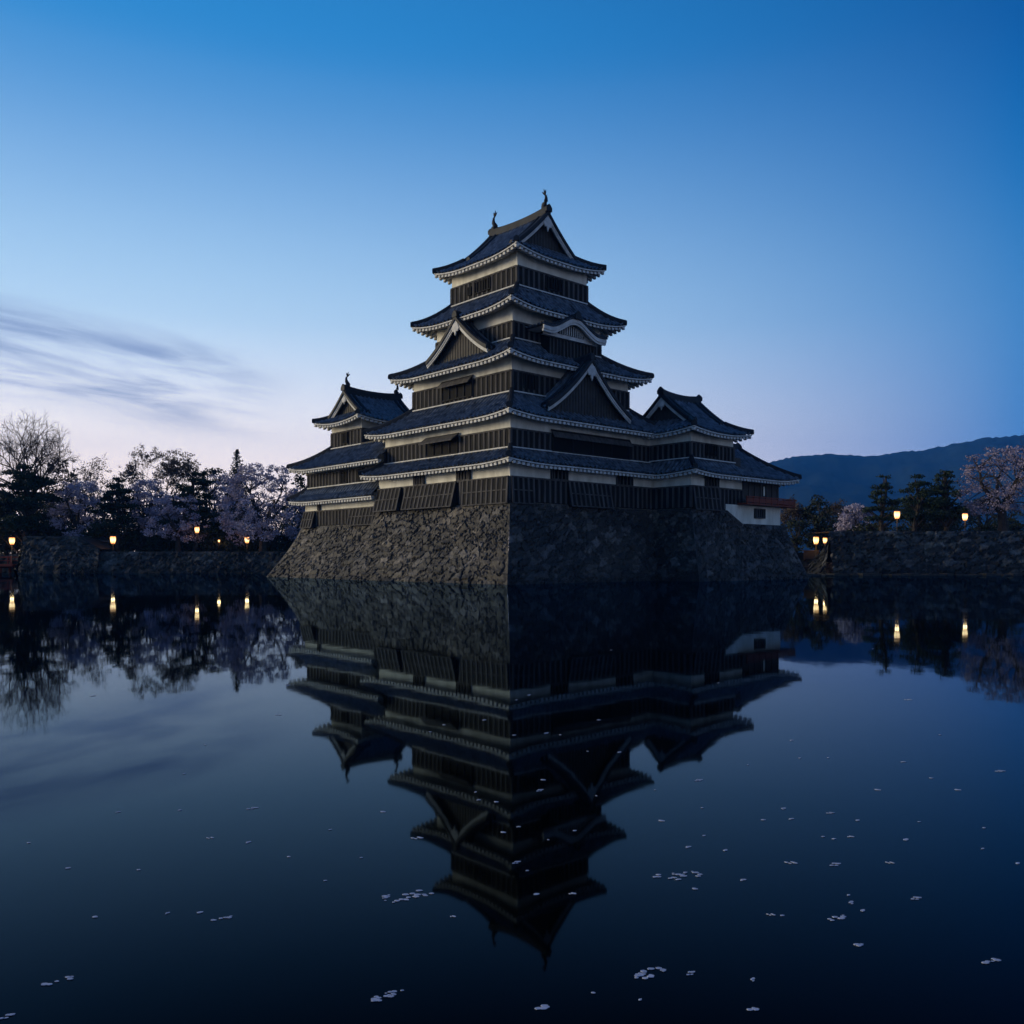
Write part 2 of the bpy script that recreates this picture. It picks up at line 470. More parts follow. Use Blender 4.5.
def skirt(parent, outer, inner, ze, zt, up=.32, sag=.28, faces='LRlr', wall=None, noup=(), hips=(0, 1, 2, 3)):
    ou0, ov0, ou1, ov1 = outer; iu0, iv0, iu1, iv1 = inner
    runs = {'L': iu0 - ou0, 'l': ou1 - iu1, 'R': iv0 - ov0, 'r': ov1 - iv1}
    mb = MB(); edges = []; ins = []
    for kf, f in enumerate(faces):
        fm = face_map(f, outer); a0, a1 = face_span(f, outer)
        run = runs[f]; r0, r1 = (runs['R'], runs['r']) if f in 'Ll' else (runs['L'], runs['l'])

        def P(s, t, fm=fm, a0=a0, a1=a1, run=run, kf=kf):
            dd = min(s - a0 if (kf, 0) not in noup else 99, a1 - s if (kf, 1) not in noup else 99)
            return fm(s, -t * run, ze + (zt - ze) * prof(t, sag) + uplift(dd, up) * (1 - t))

        def tm(s, a0=a0, a1=a1, r0=r0, r1=r1): return min(1, (s - a0) / max(r0, .01), (a1 - s) / max(r1, .01))
        tile_face(mb, P, a0, a1, tm, nt=max(4, round(run / .3)), flip=f in 'Rl')
        edges.append((fm, a0, a1))
        wr = wall or inner
        ins.append(abs({'L': wr[0] - ou0, 'l': ou1 - wr[2], 'R': wr[1] - ov0, 'r': ov1 - wr[3]}[f]))
    o = mb.build('tiled_roof', M_TILE, parent)
    eave_set(o, edges, ze, up, None, ins, noup)
    for kc, (oc, ic) in enumerate((((ou0, ov0), (iu0, iv0)), ((ou1, ov0), (iu1, iv0)), ((ou0, ov1), (iu0, iv1)), ((ou1, ov1), (iu1, iv1)))):
        if kc not in hips: continue
        hb = MB(); pts = []
        for i in range(9):
            t = i / 8 * .985 + .005
            x = oc[0] + (ic[0] - oc[0]) * t; y = oc[1] + (ic[1] - oc[1]) * t
            ds = min(abs(x - oc[0]), abs(y - oc[1]))
            pts.append((x, y, ze + (zt - ze) * prof(t, sag) + uplift(ds, up) * (1 - t) + .05))
        hip_bar(hb, pts); end_tile(hb, pts[0], (oc[0] - ic[0], oc[1] - ic[1]), .19); hb.build('hip_ridge', M_RIDGE, o)
    # flashing course against the upper wall
    hb = MB()
    hb.box(iu0 - .14, iu1 + .14, iv0 - .14, iv0 - .003, zt - .05, zt + .09); hb.box(iu0 - .14, iu0 - .003, iv0 - .003, iv1, zt - .05, zt + .09)
    hb.build('flashing_course', M_RIDGE, o)
    return o


def shachi(parent, x, y, z, dirx, diry, s=1.0):
    mb = MB(); d = Vector((dirx, diry, 0)).normalized()
    pts = []; rad = []
    for (a, h, r) in ((.30, .05, .10), (.18, .12, .24), (.0, .28, .27), (-.14, .50, .21), (-.17, .75, .15), (-.10, .98, .10), (.02, 1.18, .05)):
        q = Vector((x, y, z)) + d * (a * s) + Vector((0, 0, h * s)); pts.append(q); rad.append(r * s * .86)
    mb.tube(pts, rad, 8)
    side = Vector((-d.y, d.x, 0))
    for k, (a, h) in enumerate(((.34, 1.42), (.12, 1.62), (-.14, 1.48))):     # tail fan
        b = Vector((x, y, z)) + d * (-.02 * s) + Vector((0, 0, 1.05 * s)); t = Vector((x, y, z)) + d * (a * s) + Vector((0, 0, h * s))
        mb.tube([b, (b + t) / 2, t], [.07 * s, .075 * s, .02 * s], 5)
    for k in range(5):            # back fins
        h = .3 + .15 * k; b = Vector((x, y, z)) + d * (-.16 * s) + Vector((0, 0, h * s))
        mb.tube([b, b + d * (-.17 * s) + Vector((0, 0, .10 * s))], [.05 * s, .012 * s], 4)
    mb.box(x - .22 * s, x + .22 * s, y - .22 * s, y + .22 * s, z - .15, z + .1)
    mb.build('roof_fish_ornament', M_RIDGE, parent, True)


def gable_front(parent, fm, c, zr, zfun, W, b_board, b_wall, thick=.42, white=True, pendant=1.0, zbase=None, wallmat=None):
    """bargeboards, pendant and boarded gable; zfun(w) = roof height at distance w from the ridge; b = outward offset"""
    bb = MB(); n = 12
    for sgn in (-1, 1):
        for (t0, t1, o0, o1) in ((-.02, -.02 - thick * .62, b_board - .02, b_board + .08), (-.02 - thick * .62 - .002, -.02 - thick, b_board - .06, b_board + .03)):
            for i in range(n):
                w0 = W * i / n; w1 = W * (i + 1) / n
                k0 = 1 - .25 * (w0 / W); k1 = 1 - .25 * (w1 / W)
                q = [(c + sgn * w0, o0, zfun(w0) + t1 * k0), (c + sgn * w1, o0, zfun(w1) + t1 * k1), (c + sgn * w1, o1, zfun(w1) + t1 * k1), (c + sgn * w0, o1, zfun(w0) + t1 * k0),
                     (c + sgn * w0, o0, zfun(w0) + t0 * k0), (c + sgn * w1, o0, zfun(w1) + t0 * k1), (c + sgn * w1, o1, zfun(w1) + t0 * k1), (c + sgn * w0, o1, zfun(w0) + t0 * k0)]
                bb.hexa([fm(*t) for t in q])
    g = MB(); pts = []
    zb = zbase if zbase is not None else zfun(W) - .3
    prof_pts = [(c + W * (i / 8 - 1), zfun(W * (1 - i / 8)) - .15) for i in range(9)] + [(c + W * i / 8, zfun(W * i / 8) - .15) for i in range(1, 9)]
    ring = [fm(a, b_wall, z) for a, z in prof_pts]; base = [fm(a, b_wall, min(zb, z - .02)) for a, z in prof_pts]
    g.grid([ring, base])
    k = round(2 * W / .3)
    for i in range(1, k):
        a = c - W + 2 * W * i / k; zt = zfun(abs(a - c)) - .5
        if zt > zb + .1: g.box(a - .03, a + .03, b_wall, b_wall + .035, zb, zt, fm)
    gd = g.build('gable', wallmat or M_WOODDARK, parent)
    bb.build('bargeboard', M_EAVE if white else M_BATTEN, gd)
    s = pendant
    pm = MB(); zz = zr - thick - .12
    pr = [(0, .25), (.28, .12), (.42, -.18), (.26, -.42), (.12, -.38), (0, -.72), (-.12, -.38), (-.26, -.42), (-.42, -.18), (-.28, .12)]
    f0 = [fm(c + a * s, b_board + .03, zz + z * s) for a, z in pr]; f1 = [fm(c + a * s, b_board + .12, zz + z * s) for a, z in pr]; m = len(pr)
    cc = fm(c, b_board + .16, zz - .1 * s)
    pm.add(f0 + f1 + [cc], [(i, (i + 1) % m, m + (i + 1) % m, m + i) for i in range(m)] + [(m + i, m + (i + 1) % m, 2 * m) for i in range(m)])
    pm.build('gable_pendant', M_EAVE, gd)
    return gd


def irimoya(parent, outer, axis, ze, zr, g, up=.36, sag=.30, wall=None, pend=1.0, crest=.5, fish=True, ends=(1, 1), fs=1.0):
    """hip-and-gable roof; axis 'u' or 'v' = ridge direction, g = inset of the gables from the eaves"""
    ou0, ov0, ou1, ov1 = outer
    run = ((ov1 - ov0) if axis == 'u' else (ou1 - ou0)) / 2
    cen = ((ov0 + ov1) if axis == 'u' else (ou0 + ou1)) / 2

    def Z(r): return ze + (zr - ze) * prof(min(1, r / run), sag)
    mb = MB(); edges = []; ins = []
    gin = g + .5
    wr = wall
    for f in 'LRlr':
        fm = face_map(f, outer); a0, a1 = face_span(f, outer)
        longside = (f in 'Rr') if axis == 'u' else (f in 'Ll')
        rr = run if longside else gin

        def P(s, t, fm=fm, a0=a0, a1=a1, rr=rr):
            r = t * rr
            return fm(s, -r, Z(r) + uplift(min(s - a0, a1 - s), up) * max(0, 1 - r / (g + .6)))

        if longside:
            def tm(s, a0=a0, a1=a1, rr=rr):
                o = min(s - a0, a1 - s)
                return 1 if o >= g else o / rr
            # hip parts, then the full slope between the gables
            tile_face(mb, P, a0, a0 + g - .001, tm, 5, flip=f in 'Rl')
            tile_face(mb, P, a0 + g, a1 - g, tm, 14, flip=f in 'Rl')
            tile_face(mb, P, a1 - g + .001, a1, tm, 5, flip=f in 'Rl')
        else:
            def tm(s, a0=a0, a1=a1, rr=rr): return min(1, (s - a0) / rr, (a1 - s) / rr)
            tile_face(mb, P, a0, a1, tm, 6, flip=f in 'Rl')
        edges.append((fm, a0, a1))
        ins.append(abs({'L': wr[0] - ou0, 'l': ou1 - wr[2], 'R': wr[1] - ov0, 'r': ov1 - wr[3]}[f]))
    o = mb.build('tiled_roof', M_TILE, parent)
    eave_set(o, edges, ze, up, None, ins)
    for (cx, cy, sx, sy) in ((ou0, ov0, 1, 1), (ou1, ov0, -1, 1), (ou0, ov1, 1, -1), (ou1, ov1, -1, -1)):
        hb = MB(); pts = [(cx + sx * r, cy + sy * r, Z(r) + uplift(r, up) * max(0, 1 - r / (g + .6)) + .05) for r in [g * i / 8 for i in range(9)]]
        hip_bar(hb, pts); end_tile(hb, pts[0], (-sx, -sy), .2); hb.build('hip_ridge', M_RIDGE, o)
    # verge ridges down the slopes beside each gable
    a0, a1 = (ou0, ou1) if axis == 'u' else (ov0, ov1)
    for ge, sg in ((a0 + g, -1), (a1 - g, 1)):
        for sd in (-1, 1):
            hb = MB(); pts = []
            for i in range(11):
                r = g + (run - g) * i / 10; w = sd * (run - r)
                p = (ge - sg * .02, cen + w) if axis == 'u' else (cen + w, ge - sg * .02)
                pts.append((p[0], p[1], Z(r) + .04))
            side = (1, 0, 0) if axis == 'u' else (0, 1, 0)
            hb.sweep(pts, [(-.22, -.1), (.22, -.1), (.22, .16), (.12, .27), (-.12, .27), (-.22, .16)], side)
            pts2 = [((p[0] - sg * .62, p[1], p[2] + .0) if axis == 'u' else (p[0], p[1] - sg * .62, p[2])) for p in pts[:10]]
            hb.sweep(pts2, [(-.14, -.1), (.14, -.1), (.14, .14), (.07, .24), (-.07, .24), (-.14, .14)], side)
            dn = (0, -sd, 0) if axis == 'u' else (-sd, 0, 0)
            end_tile(hb, pts2[0], (0, sd) if axis == 'u' else (sd, 0), .2); hb.build('verge_ridge', M_RIDGE, o)
    rd = MB(); n = 14; pts = []
    for i in range(n + 1):
        a = a0 + g - .1 + (a1 - a0 - 2 * g + .2) * i / n
        zz = zr + .22 * abs(2 * i / n - 1) ** 2.2
        pts.append((a, cen, zz) if axis == 'u' else (cen, a, zz))
    side = (0, 1, 0) if axis == 'u' else (1, 0, 0)
    rd.sweep(pts, [(-.30, -.25), (.30, -.25), (.26, crest * .7), (.17, crest * .72), (.10, crest), (-.10, crest), (-.17, crest * .72), (-.26, crest * .7)], side)
    for i, sg in ((0, -1), (n, 1)):
        p = pts[i]; end_tile(rd, (p[0], p[1], p[2] + .05), (sg, 0) if axis == 'u' else (0, sg), .29)
    ro = rd.build('main_ridge', M_RIDGE, parent)
    if fish:
        for i, sg in ((0, -1), (n, 1)):
            p = pts[i]; q = -sg
            off = .35 * -sg
            shachi(parent, p[0] + (off if axis == 'u' else 0), p[1] + (off if axis == 'v' else 0), p[2] + crest - .02, q if axis == 'u' else 0, q if axis == 'v' else 0, fs)
    # gables
    for k, (ge, f) in enumerate(((a0 + g, 'L' if axis == 'u' else 'R'), (a1 - g, 'l' if axis == 'u' else 'r'))):
        rect = (ge, 0, ge, 0) if axis == 'u' else (0, ge, 0, ge)
        fm = face_map(f, rect)
        W = run - g + .02
        gable_front(parent, fm, cen, zr, lambda w: Z(run - w), W, .0, -.42, pendant=pend, zbase=Z(g) - .15)
    return o


def dormer(parent, face, rect, c, zr, zf, W, b_front, b_back, sag=.34, pend=1.0):
    """triangular dormer gable standing on a lower roof"""
    fm = face_map(face, rect)

    def Z(w): return zf + (zr - zf) * prof(1 - w / W, sag)
    mb = MB()
    for sd in (-1, 1):
        L = b_front - b_back

        def P(s, t, sd=sd):      # s: along depth, t: 0 foot .. 1 ridge
            w = W * (1 - t)
            return fm(c + sd * w, b_front - s, Z(w))
        tile_face(mb, P, 0, L, lambda s: 1, 12, flip=(sd < 0) ^ (face in 'Rl'))
    o = mb.build('dormer_roof', M_TILE, parent)
    hb = MB()
    dirv = Vector(fm(0, 1, 0)) - Vector(fm(0, 0, 0))
    for sd in (-1, 1):
        for off, wd in ((.05, .22), (.62, .13)):
            pts = [fm(c + sd * W * (1 - i / 12), b_front - off, Z(W * (1 - i / 12)) + .04) for i in range(13)]
            hb.sweep(pts, [(-wd, -.12), (wd, -.12), (wd, .16), (wd * .5, .26), (-wd * .5, .26), (-wd, .16)], dirv)
    pts = [fm(c, b_front + .08 - i * (b_front - b_back) / 6, zr + .18 * (1 - i / 6) ** 2) for i in range(7)]
    sidev = Vector(fm(1, 0, 0)) - Vector(fm(0, 0, 0))
    hb.sweep(pts, [(-.22, -.2), (.22, -.2), (.2, .28), (.09, .42), (-.09, .42), (-.2, .28)], sidev)
    end_tile(hb, pts[0], dirv, .25)
    hb.build('dormer_ridge', M_RIDGE, o)
    gable_front(parent, fm, c, zr, Z, W, b_front, b_front - .5, thick=.44, pendant=pend, zbase=zf - .5)
    return o


# ------------------------------------------------------------------ stone faces
def vor(xs, ys, cw, ch, seed):
    """jittered-grid Voronoi: nearest distance, gap to second nearest and a random number per stone"""
    X = xs / cw; Y = ys / ch; iy = np.floor(Y).astype(int)
    best = np.full(X.shape, 9.0); sec = np.full(X.shape, 9.0); bid = np.zeros(X.shape)

    def h(a, b, k):
        q = np.sin(a * 127.1 + b * 311.7 + k * 74.7 + seed * 19.19) * 43758.5453
        return q - np.floor(q)
    for dy in (-1, 0, 1):
        jy = iy + dy; sh = (jy % 2) * .5
        ix = np.floor(X - sh).astype(int)
        for dx in (-1, 0, 1):
            jx = ix + dx
            px = jx + sh + .15 + .7 * h(jx, jy, 1); py = jy + .18 + .64 * h(jx, jy, 2)
            ax = np.abs(px - X) * .9; ay = np.abs(py - Y) * .95
            d = (ax ** 2.6 + ay ** 2.6) ** (1 / 2.6)
            r = h(jx, jy, 3)
            nb = d < best
            sec = np.where(nb, best, np.minimum(sec, d)); bid = np.where(nb, r, bid); best = np.where(nb, d, best)
    return best, sec - best, bid


def stone_sheet(mb, F, L, H, res=.10, cw=.66, ch=.40, seed=1, amp=.12, edge=(1, 1)):
    """F(s, t) numpy-> xyz arrays, s,t in 0..1; L,H metres"""
    ns = max(4, int(L / res)); nt = max(4, int(H / res))
    s, t = np.meshgrid(np.linspace(0, 1, ns + 1), np.linspace(0, 1, nt + 1), indexing='ij')
    P = np.stack(F(s, t), -1)
    ds = np.gradient(P, axis=0); dt = np.gradient(P, axis=1)
    nrm = np.cross(ds, dt); nrm /= np.linalg.norm(nrm, axis=-1, keepdims=True) + 1e-9
    xs = s * L; ys = t * H
    wob = .13 * np.sin(xs * 2.3 + ys * 1.7 + seed) + .08 * np.sin(xs * 5.3 - ys * 4.1) + .05 * np.sin(xs * 11 + ys * 9)
    fA, gA, rA = vor(xs + wob, ys + wob * .7, cw * 1.35, ch * 1.3, seed)
    fB, gB, rB = vor(xs + wob * 1.3, ys + wob, cw * .70, ch * .74, seed + 7)
    large = rA > .52
    f1 = np.where(large, fA, fB); gap = np.where(large, gA * 1.5, np.minimum(gA * 1.5, gB)); rid = np.where(large, rA, rB)
    big = np.clip(gap / .13, 0, 1); big = big * big * (3 - 2 * big)
    tl = (rid * 9.7) % 1 - .5; tk = (rid * 23.1) % 1 - .5
    rough = sum(np.sin(xs * f + seed * f + 2.3 * np.sin(ys * f * .8 + f)) * np.sin(ys * f * 1.1 + 1.9 * np.sin(xs * f * .7)) / f for f in (5.1, 9.7, 17.3)) * .11
    d = amp * (big * (.35 + .9 * rid) - .5) + big * amp * (tl * np.sin(xs * 5 / cw * .6) + tk * np.sin(ys * 5 / ch * .6)) * .8 + rough
    fall = np.ones_like(s)
    if edge[0]: fall *= np.clip(xs / .35, .12, 1)
    if edge[1]: fall *= np.clip((L - xs) / .35, .12, 1)
    fall *= np.clip((H - ys) / .2, .1, 1)
    P = P + nrm * (d * fall)[..., None]
    o = len(mb.v); mb.v.extend(map(tuple, P.reshape(-1, 3)))
    i, j = np.meshgrid(np.arange(ns), np.arange(nt), indexing='ij'); a = (o + i * (nt + 1) + j).ravel()
    mb.f.extend(map(tuple, np.stack([a, a + nt + 1, a + nt + 2, a + 1], -1).tolist()))
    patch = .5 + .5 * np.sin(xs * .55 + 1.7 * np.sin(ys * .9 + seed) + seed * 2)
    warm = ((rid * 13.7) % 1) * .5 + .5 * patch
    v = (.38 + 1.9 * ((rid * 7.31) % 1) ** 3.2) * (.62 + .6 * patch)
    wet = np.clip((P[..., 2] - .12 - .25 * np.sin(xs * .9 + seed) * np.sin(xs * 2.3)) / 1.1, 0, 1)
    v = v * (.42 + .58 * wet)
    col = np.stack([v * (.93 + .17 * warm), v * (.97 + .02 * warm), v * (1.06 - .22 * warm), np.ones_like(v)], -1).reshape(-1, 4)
    mb.tone = col if mb.tone is None else np.concatenate([mb.tone, col])


def pad_tone(mb):
    k = len(mb.v) - (0 if mb.tone is None else len(mb.tone))
    if k > 0:
        e = np.tile(np.array([[.6, .58, .55, 1]]), (k, 1)); mb.tone = e if mb.tone is None else np.concatenate([mb.tone, e])


ZB = -.7


def batter(z, zt, s, pw=1.25): return s * np.clip((zt - z) / (zt - ZB), 0, 1) ** pw


# ================================================================== SETTING
def water():
    mb = MB(); mb.add([(-900, -120, 0), (900, -120, 0), (900, 900, 0), (-900, 900, 0)], [(0, 1, 2, 3)])
    tag(mb.build('water', M_WATER), kind='structure')


water()


def ground():
    mb = MB()
    # land beyond the moat, sheet to the horizon, and the higher terrace on the right
    f = [(-3300, 108.6), (-56.4, 108.6), (-54.0, 101.5), (3300, 101.5)]; n = len(f)
    mb.add([(x, y, 2.3) for x, y in f] + [(3300, 3400, 2.3), (-3300, 3400, 2.3)] + [(x, y, -1.2) for x, y in f],
           [(0, 1, 2, 3, 4, 5)] + [(i, n + 2 + i, n + 3 + i, i + 1) for i in range(n - 1)])
    tag(mb.build('ground', M_GROUND), kind='structure')
    t = MB(); q = [(32.2, 87.2), (200, 87.2), (200, 150), (58, 150)]; t.hexa([(a, b, 1.5) for a, b in q] + [(a, b, 4.22) for a, b in q])
    tag(t.build('terrace_ground', M_GROUND), kind='structure')


ground()


def hills():
    rng = random.Random(5)
    sky = [(560, 505), (640, 490), (700, 475), (760, 464), (800, 456), (830, 454), (860, 456), (880, 455), (900, 452), (915, 451), (940, 447), (960, 443), (985, 438), (1005, 437), (1030, 434),
           (1080, 428), (1150, 420), (1260, 424), (1400, 440)]

    def interp(x):
        for (a, ya), (b, yb) in zip(sky, sky[1:]):
            if a <= x <= b: k = (x - a) / (b - a); k = k * k * (3 - 2 * k) * .5 + k * .5; return ya + (yb - ya) * k
        return sky[-1][1]
    D = 2300; rows = []
    nx = 260; ny = 34
    for j in range(ny + 1):
        t = j / ny; r = []
        for i in range(nx + 1):
            px = 560 + 840 * i / nx
            h = (YH - interp(px)) / FPX * D
            x0, y0, _ = at(px, D)
            d = D - 1100 * (1 - t); x = (px - 512) / FPX * D * (1 - .35 * (1 - t)); 
            w = math.sin(x * .011 + 2.2 * math.sin(d * .004)) * .5 + math.sin(x * .027 + d * .01) * .25 + math.sin(x * .06 - d * .03) * .1
            z = h * (t ** 1.15) * (1 + .32 * w * (1 - t) * (4 * t) ** .6) + rng.uniform(-1, 1) * 2.2 * (1 if t > .05 else 0) + 2
            r.append((x, d, z))
        rows.append(r)
    mb = MB(); mb.grid(rows)
    back = [[(p[0], p[1] + 900 * k, p[2] * (1 - k)) for p in rows[-1]] for k in (0, .5, 1)]
    mb.grid(back)
    tag(mb.build('hills', M_HILL, smooth=True), kind='structure')


hills()

# ================================================================== CASTLE
W1 = (0, 0, 15.6, 15.4); W2 = (.4, .4, 15.5, 15.1); W3 = (1.7, 1.7, 13.95, 13.1); W4 = (2.6, 2.6, 11.7, 11.3); W5 = (3.6, 3.2, 10.85, 10.7)


def grow_rect(r, o): return (r[0] - o, r[1] - o, r[2] + o, r[3] + o)


def v_on_left(px, u):
    k = (px - 512) / FPX; c, s = math.cos(CA), math.sin(CA)
    return (k * (CO[1] + u * s) - CO[0] - u * c) / (-s - k * c)


def u_on_right(px, v):
    k = (px - 512) / FPX; c, s = math.cos(CA), math.sin(CA)
    return (k * (CO[1] + v * c) - CO[0] + v * s) / (c - k * s)


def keep():
    t = castle_thing('castle_keep', 'tall black and white castle keep with five tiers of dark tiled roofs, in the centre', 'castle keep')
    storey(t, W1, 5.39, 7.08, 8.35, sill=False)
    storey(t, W2, 9.06, 10.34, 11.6)
    storey(t, W3, 13.13, 14.6, 15.85)
    storey(t, W4, 17.1, 18.3, 19.75)
    storey(t, W5, 21.15, 22.55, 23.95)
    skirt(t, grow_rect(W1, 1.1), W2, 8.02, 9.04, up=.22)
    skirt(t, grow_rect(W2, 1.2), W3, 11.2, 13.1, up=.28)
    skirt(t, grow_rect(W3, 1.35), W4, 15.38, 17.06, up=.34)
    skirt(t, grow_rect(W4, 1.4), W5, 19.2, 21.12, up=.42)
    irimoya(t, grow_rect(W5, 1.0), 'v', 23.42, 27.35, 1.65, up=.42, wall=W5, pend=1.1, crest=.40, fs=.86)
    # big triangular dormer on the right face, one on the left face
    dormer(t, 'R', W2, 7.6, 15.75, 12.05, 4.3, .65, -2.0, pend=1.2)
    dormer(t, 'L', W3, 7.1, 19.1, 16.35, 3.5, .55, -1.8, pend=1.0)
    karahafu(t)
    # windows and panels, left face
    L = lambda px, r: v_on_left(px, r[0])
    for a, b in ((424.5, 415.5), (470.5, 458.5)): window(t, 'L', W1, L(a, W1), L(b, W1), 7.14, 8.02, 4)
    flare(t, 'L', W1, L(402.5, W1), 15.3, 5.39, 7.1, .62)
    flare(t, 'L', W1, L(457.5, W1), L(408, W1), 5.39, 7.1, .62)
    flare(t, 'L', W1, .02, L(464.5, W1), 5.39, 7.1, .26)
    opening(t, 'L', W2, L(459, W2), L(427.5, W2), 9.12, 10.5, .7)
    opening(t, 'L', W3, L(473, W3), L(443.5, W3), 13.35, 14.8, .5)
    for a, b in ((483.4, 476.5), (491.2, 484.6)): window(t, 'L', W5, L(a, W5), L(b, W5), 21.55, 22.3, 2, m=M_BOARD)
    window(t, 'L', W5, L(472, W5), L(469.5, W5), 21.6, 22.1, 1, m=M_BOARD)
    # right face
    Rr = lambda px, r: u_on_right(px, r[1])
    for a, b in ((551, 566), (616.5, 631)): window(t, 'R', W1, Rr(a, W1), Rr(b, W1), 7.14, 8.02, 4)
    flare(t, 'R', W1, Rr(567, W1), Rr(608, W1), 5.39, 7.1, .5)
    flare(t, 'R', W1, .02, Rr(532, W1), 5.39, 7.1, .26)
    opening(t, 'R', W2, Rr(551, W2), Rr(628, W2), 9.1, 10.55, .35)
    window(t, 'R', W5, Rr(545, W5), Rr(552, W5), 21.5, 22.3, 2, m=M_BOARD)
    window(t, 'R', W5, Rr(553.2, W5), Rr(560, W5), 21.5, 22.3, 2, m=M_BOARD)
    window(t, 'R', W3, Rr(523, W3), Rr(533, W3), 13.5, 14.4, 3, m=M_BOARD)


def karahafu(t):
    c, hw = 7.1, 3.25; z0, H = 17.72, 1.12; vf = .72

    def Z(a):
        q = abs(a) / hw
        return z0 + H * math.exp(-(q / .50) ** 2) + .16 * max(0, q - .7) / .3
    bay = MB(); bay.box(c - 1.9, c + 2.75, 1.55, 2.58, 16.0, 17.85); b = bay.build('projecting_bay', M_BOARD, t)
    k = MB()
    for i in range(14):
        a = c - 1.85 + 4.55 * i / 13; k.box(a - .04, a + .04, 1.50, 1.549, 16.2, 17.6)
    k.box(c - 1.91, c + 2.76, 1.46, 1.549, 17.602, 17.8); k.build('batten_row', M_BATTEN, b)
    # curved gable wall with a lattice window
    g = MB(); n = 32
    top = [(c + hw * .86 * (2 * i / n - 1), 1.3, Z(hw * .86 * (2 * i / n - 1)) - .12) for i in range(n + 1)]
    g.grid([top, [(p[0], 1.3, 17.45) for p in top]]); g.grid([[(p[0], 1.3, 17.45) for p in top], [(p[0], 1.54, 17.45) for p in top]])
    cg = g.build('curved_gable', M_EAVE, t)
    w = MB(); m = 14
    w.grid([[(c + 1.35 * (2 * i / m - 1), 1.27, z0 + .02 + .72 * math.exp(-((2 * i / m - 1) / .75) ** 2)) for i in range(m + 1)], [(c + 1.35 * (2 * i / m - 1), 1.27, z0) for i in range(m + 1)]])
    w.build('window', M_DARK, cg)
    lt = MB()
    for i in range(1, 12):
        q = 2 * i / 12 - 1; lt.box(c + 1.35 * q - .035, c + 1.35 * q + .035, 1.2, 1.26, z0, z0 + .02 + .70 * math.exp(-(q / .75) ** 2))
    lt.build('lattice_frame', M_EAVE, cg)
    bb = MB()
    for (d0, d1, y0, y1) in ((.02, -.24, vf, vf + .12), (-.242, -.40, vf + .06, vf + .2)):
        for i in range(n):
            a0 = hw * (2 * i / n - 1); a1 = hw * (2 * (i + 1) / n - 1)
            bb.hexa([(c + a0, y0, Z(a0) + d1), (c + a1, y0, Z(a1) + d1), (c + a1, y1, Z(a1) + d1), (c + a0, y1, Z(a0) + d1),
                     (c + a0, y0, Z(a0) + d0), (c + a1, y0, Z(a1) + d0), (c + a1, y1, Z(a1) + d0), (c + a0, y1, Z(a0) + d0)])
    bb.build('bargeboard', M_EAVE, cg)
    rf = MB(); Lr = 2.6
    tile_face(rf, lambda s, q: (c + hw * 1.04 * (2 * q - 1), vf - .05 + s, Z(hw * (2 * q - 1)) + .06), 0, Lr, lambda s: 1, 36)
    r = rf.build('curved_roof', M_TILE, t)
    hb = MB(); hb.sweep([(c, vf - .08 + i * .5, Z(0) + .08) for i in range(6)], [(-.2, -.1), (.2, -.1), (.18, .2), (.08, .32), (-.08, .32), (-.18, .2)], (1, 0, 0))
    end_tile(hb, (c, vf - .08, Z(0) + .1), (0, -1), .3)
    pts = [(c + hw * 1.02 * (2 * i / n - 1), vf + .12, Z(hw * (2 * i / n - 1)) + .12) for i in range(n + 1)]
    hb.sweep(pts, [(-.16, -.08), (.16, -.08), (.16, .1), (.08, .18), (-.08, .18), (-.16, .1)], (0, 1, 0))
    hb.build('ridge_course', M_RIDGE, r)
    so = MB(); so.grid([[(c + hw * .98 * (2 * i / n - 1), vf + .13, Z(hw * (2 * i / n - 1)) - .03) for i in range(n + 1)], [(c + hw * .98 * (2 * i / n - 1), 2.5, Z(hw * (2 * i / n - 1)) - .03) for i in range(n + 1)]])
    so.build('soffit', M_EAVE, r)


keep()

# right turret, in front of the keep's right end
T1 = (14.9, -3.6, 21.6, 2.8); T2 = (15.0, -3.5, 20.5, 2.6)


def right_turret():
    t = castle_thing('corner_turret', 'two storey turret with gabled tile roof joined to the right end of the keep', 'turret')
    storey(t, T1, 5.39, 7.08, 8.4, sill=False)
    storey(t, T2, 9.15, 10.36, 11.5)
    skirt(t, (T1[0] - 1.0, T1[1] - 1.1, 21.0, T1[3] + 1.1), T2, 8.02, 9.12, up=.22, faces='LR', wall=T1, noup=((1, 1),), hips=(0,))
    irimoya(t, grow_rect(T2, 1.05), 'u', 11.12, 14.2, 1.5, up=.3, wall=T2, pend=.75, crest=.36, fish=False)
    Rr = lambda px: u_on_right(px, T1[1])
    window(t, 'R', T1, Rr(705), Rr(717), 7.14, 7.95, 4)
    flare(t, 'R', T1, 14.95, Rr(717), 5.39, 7.1, .4)
    window(t, 'R', T2, Rr(706), Rr(716), 9.5, 10.3, 3, m=M_BOARD)


right_turret()

K1 = (21.6, -3.6, 26.9, 2.6)


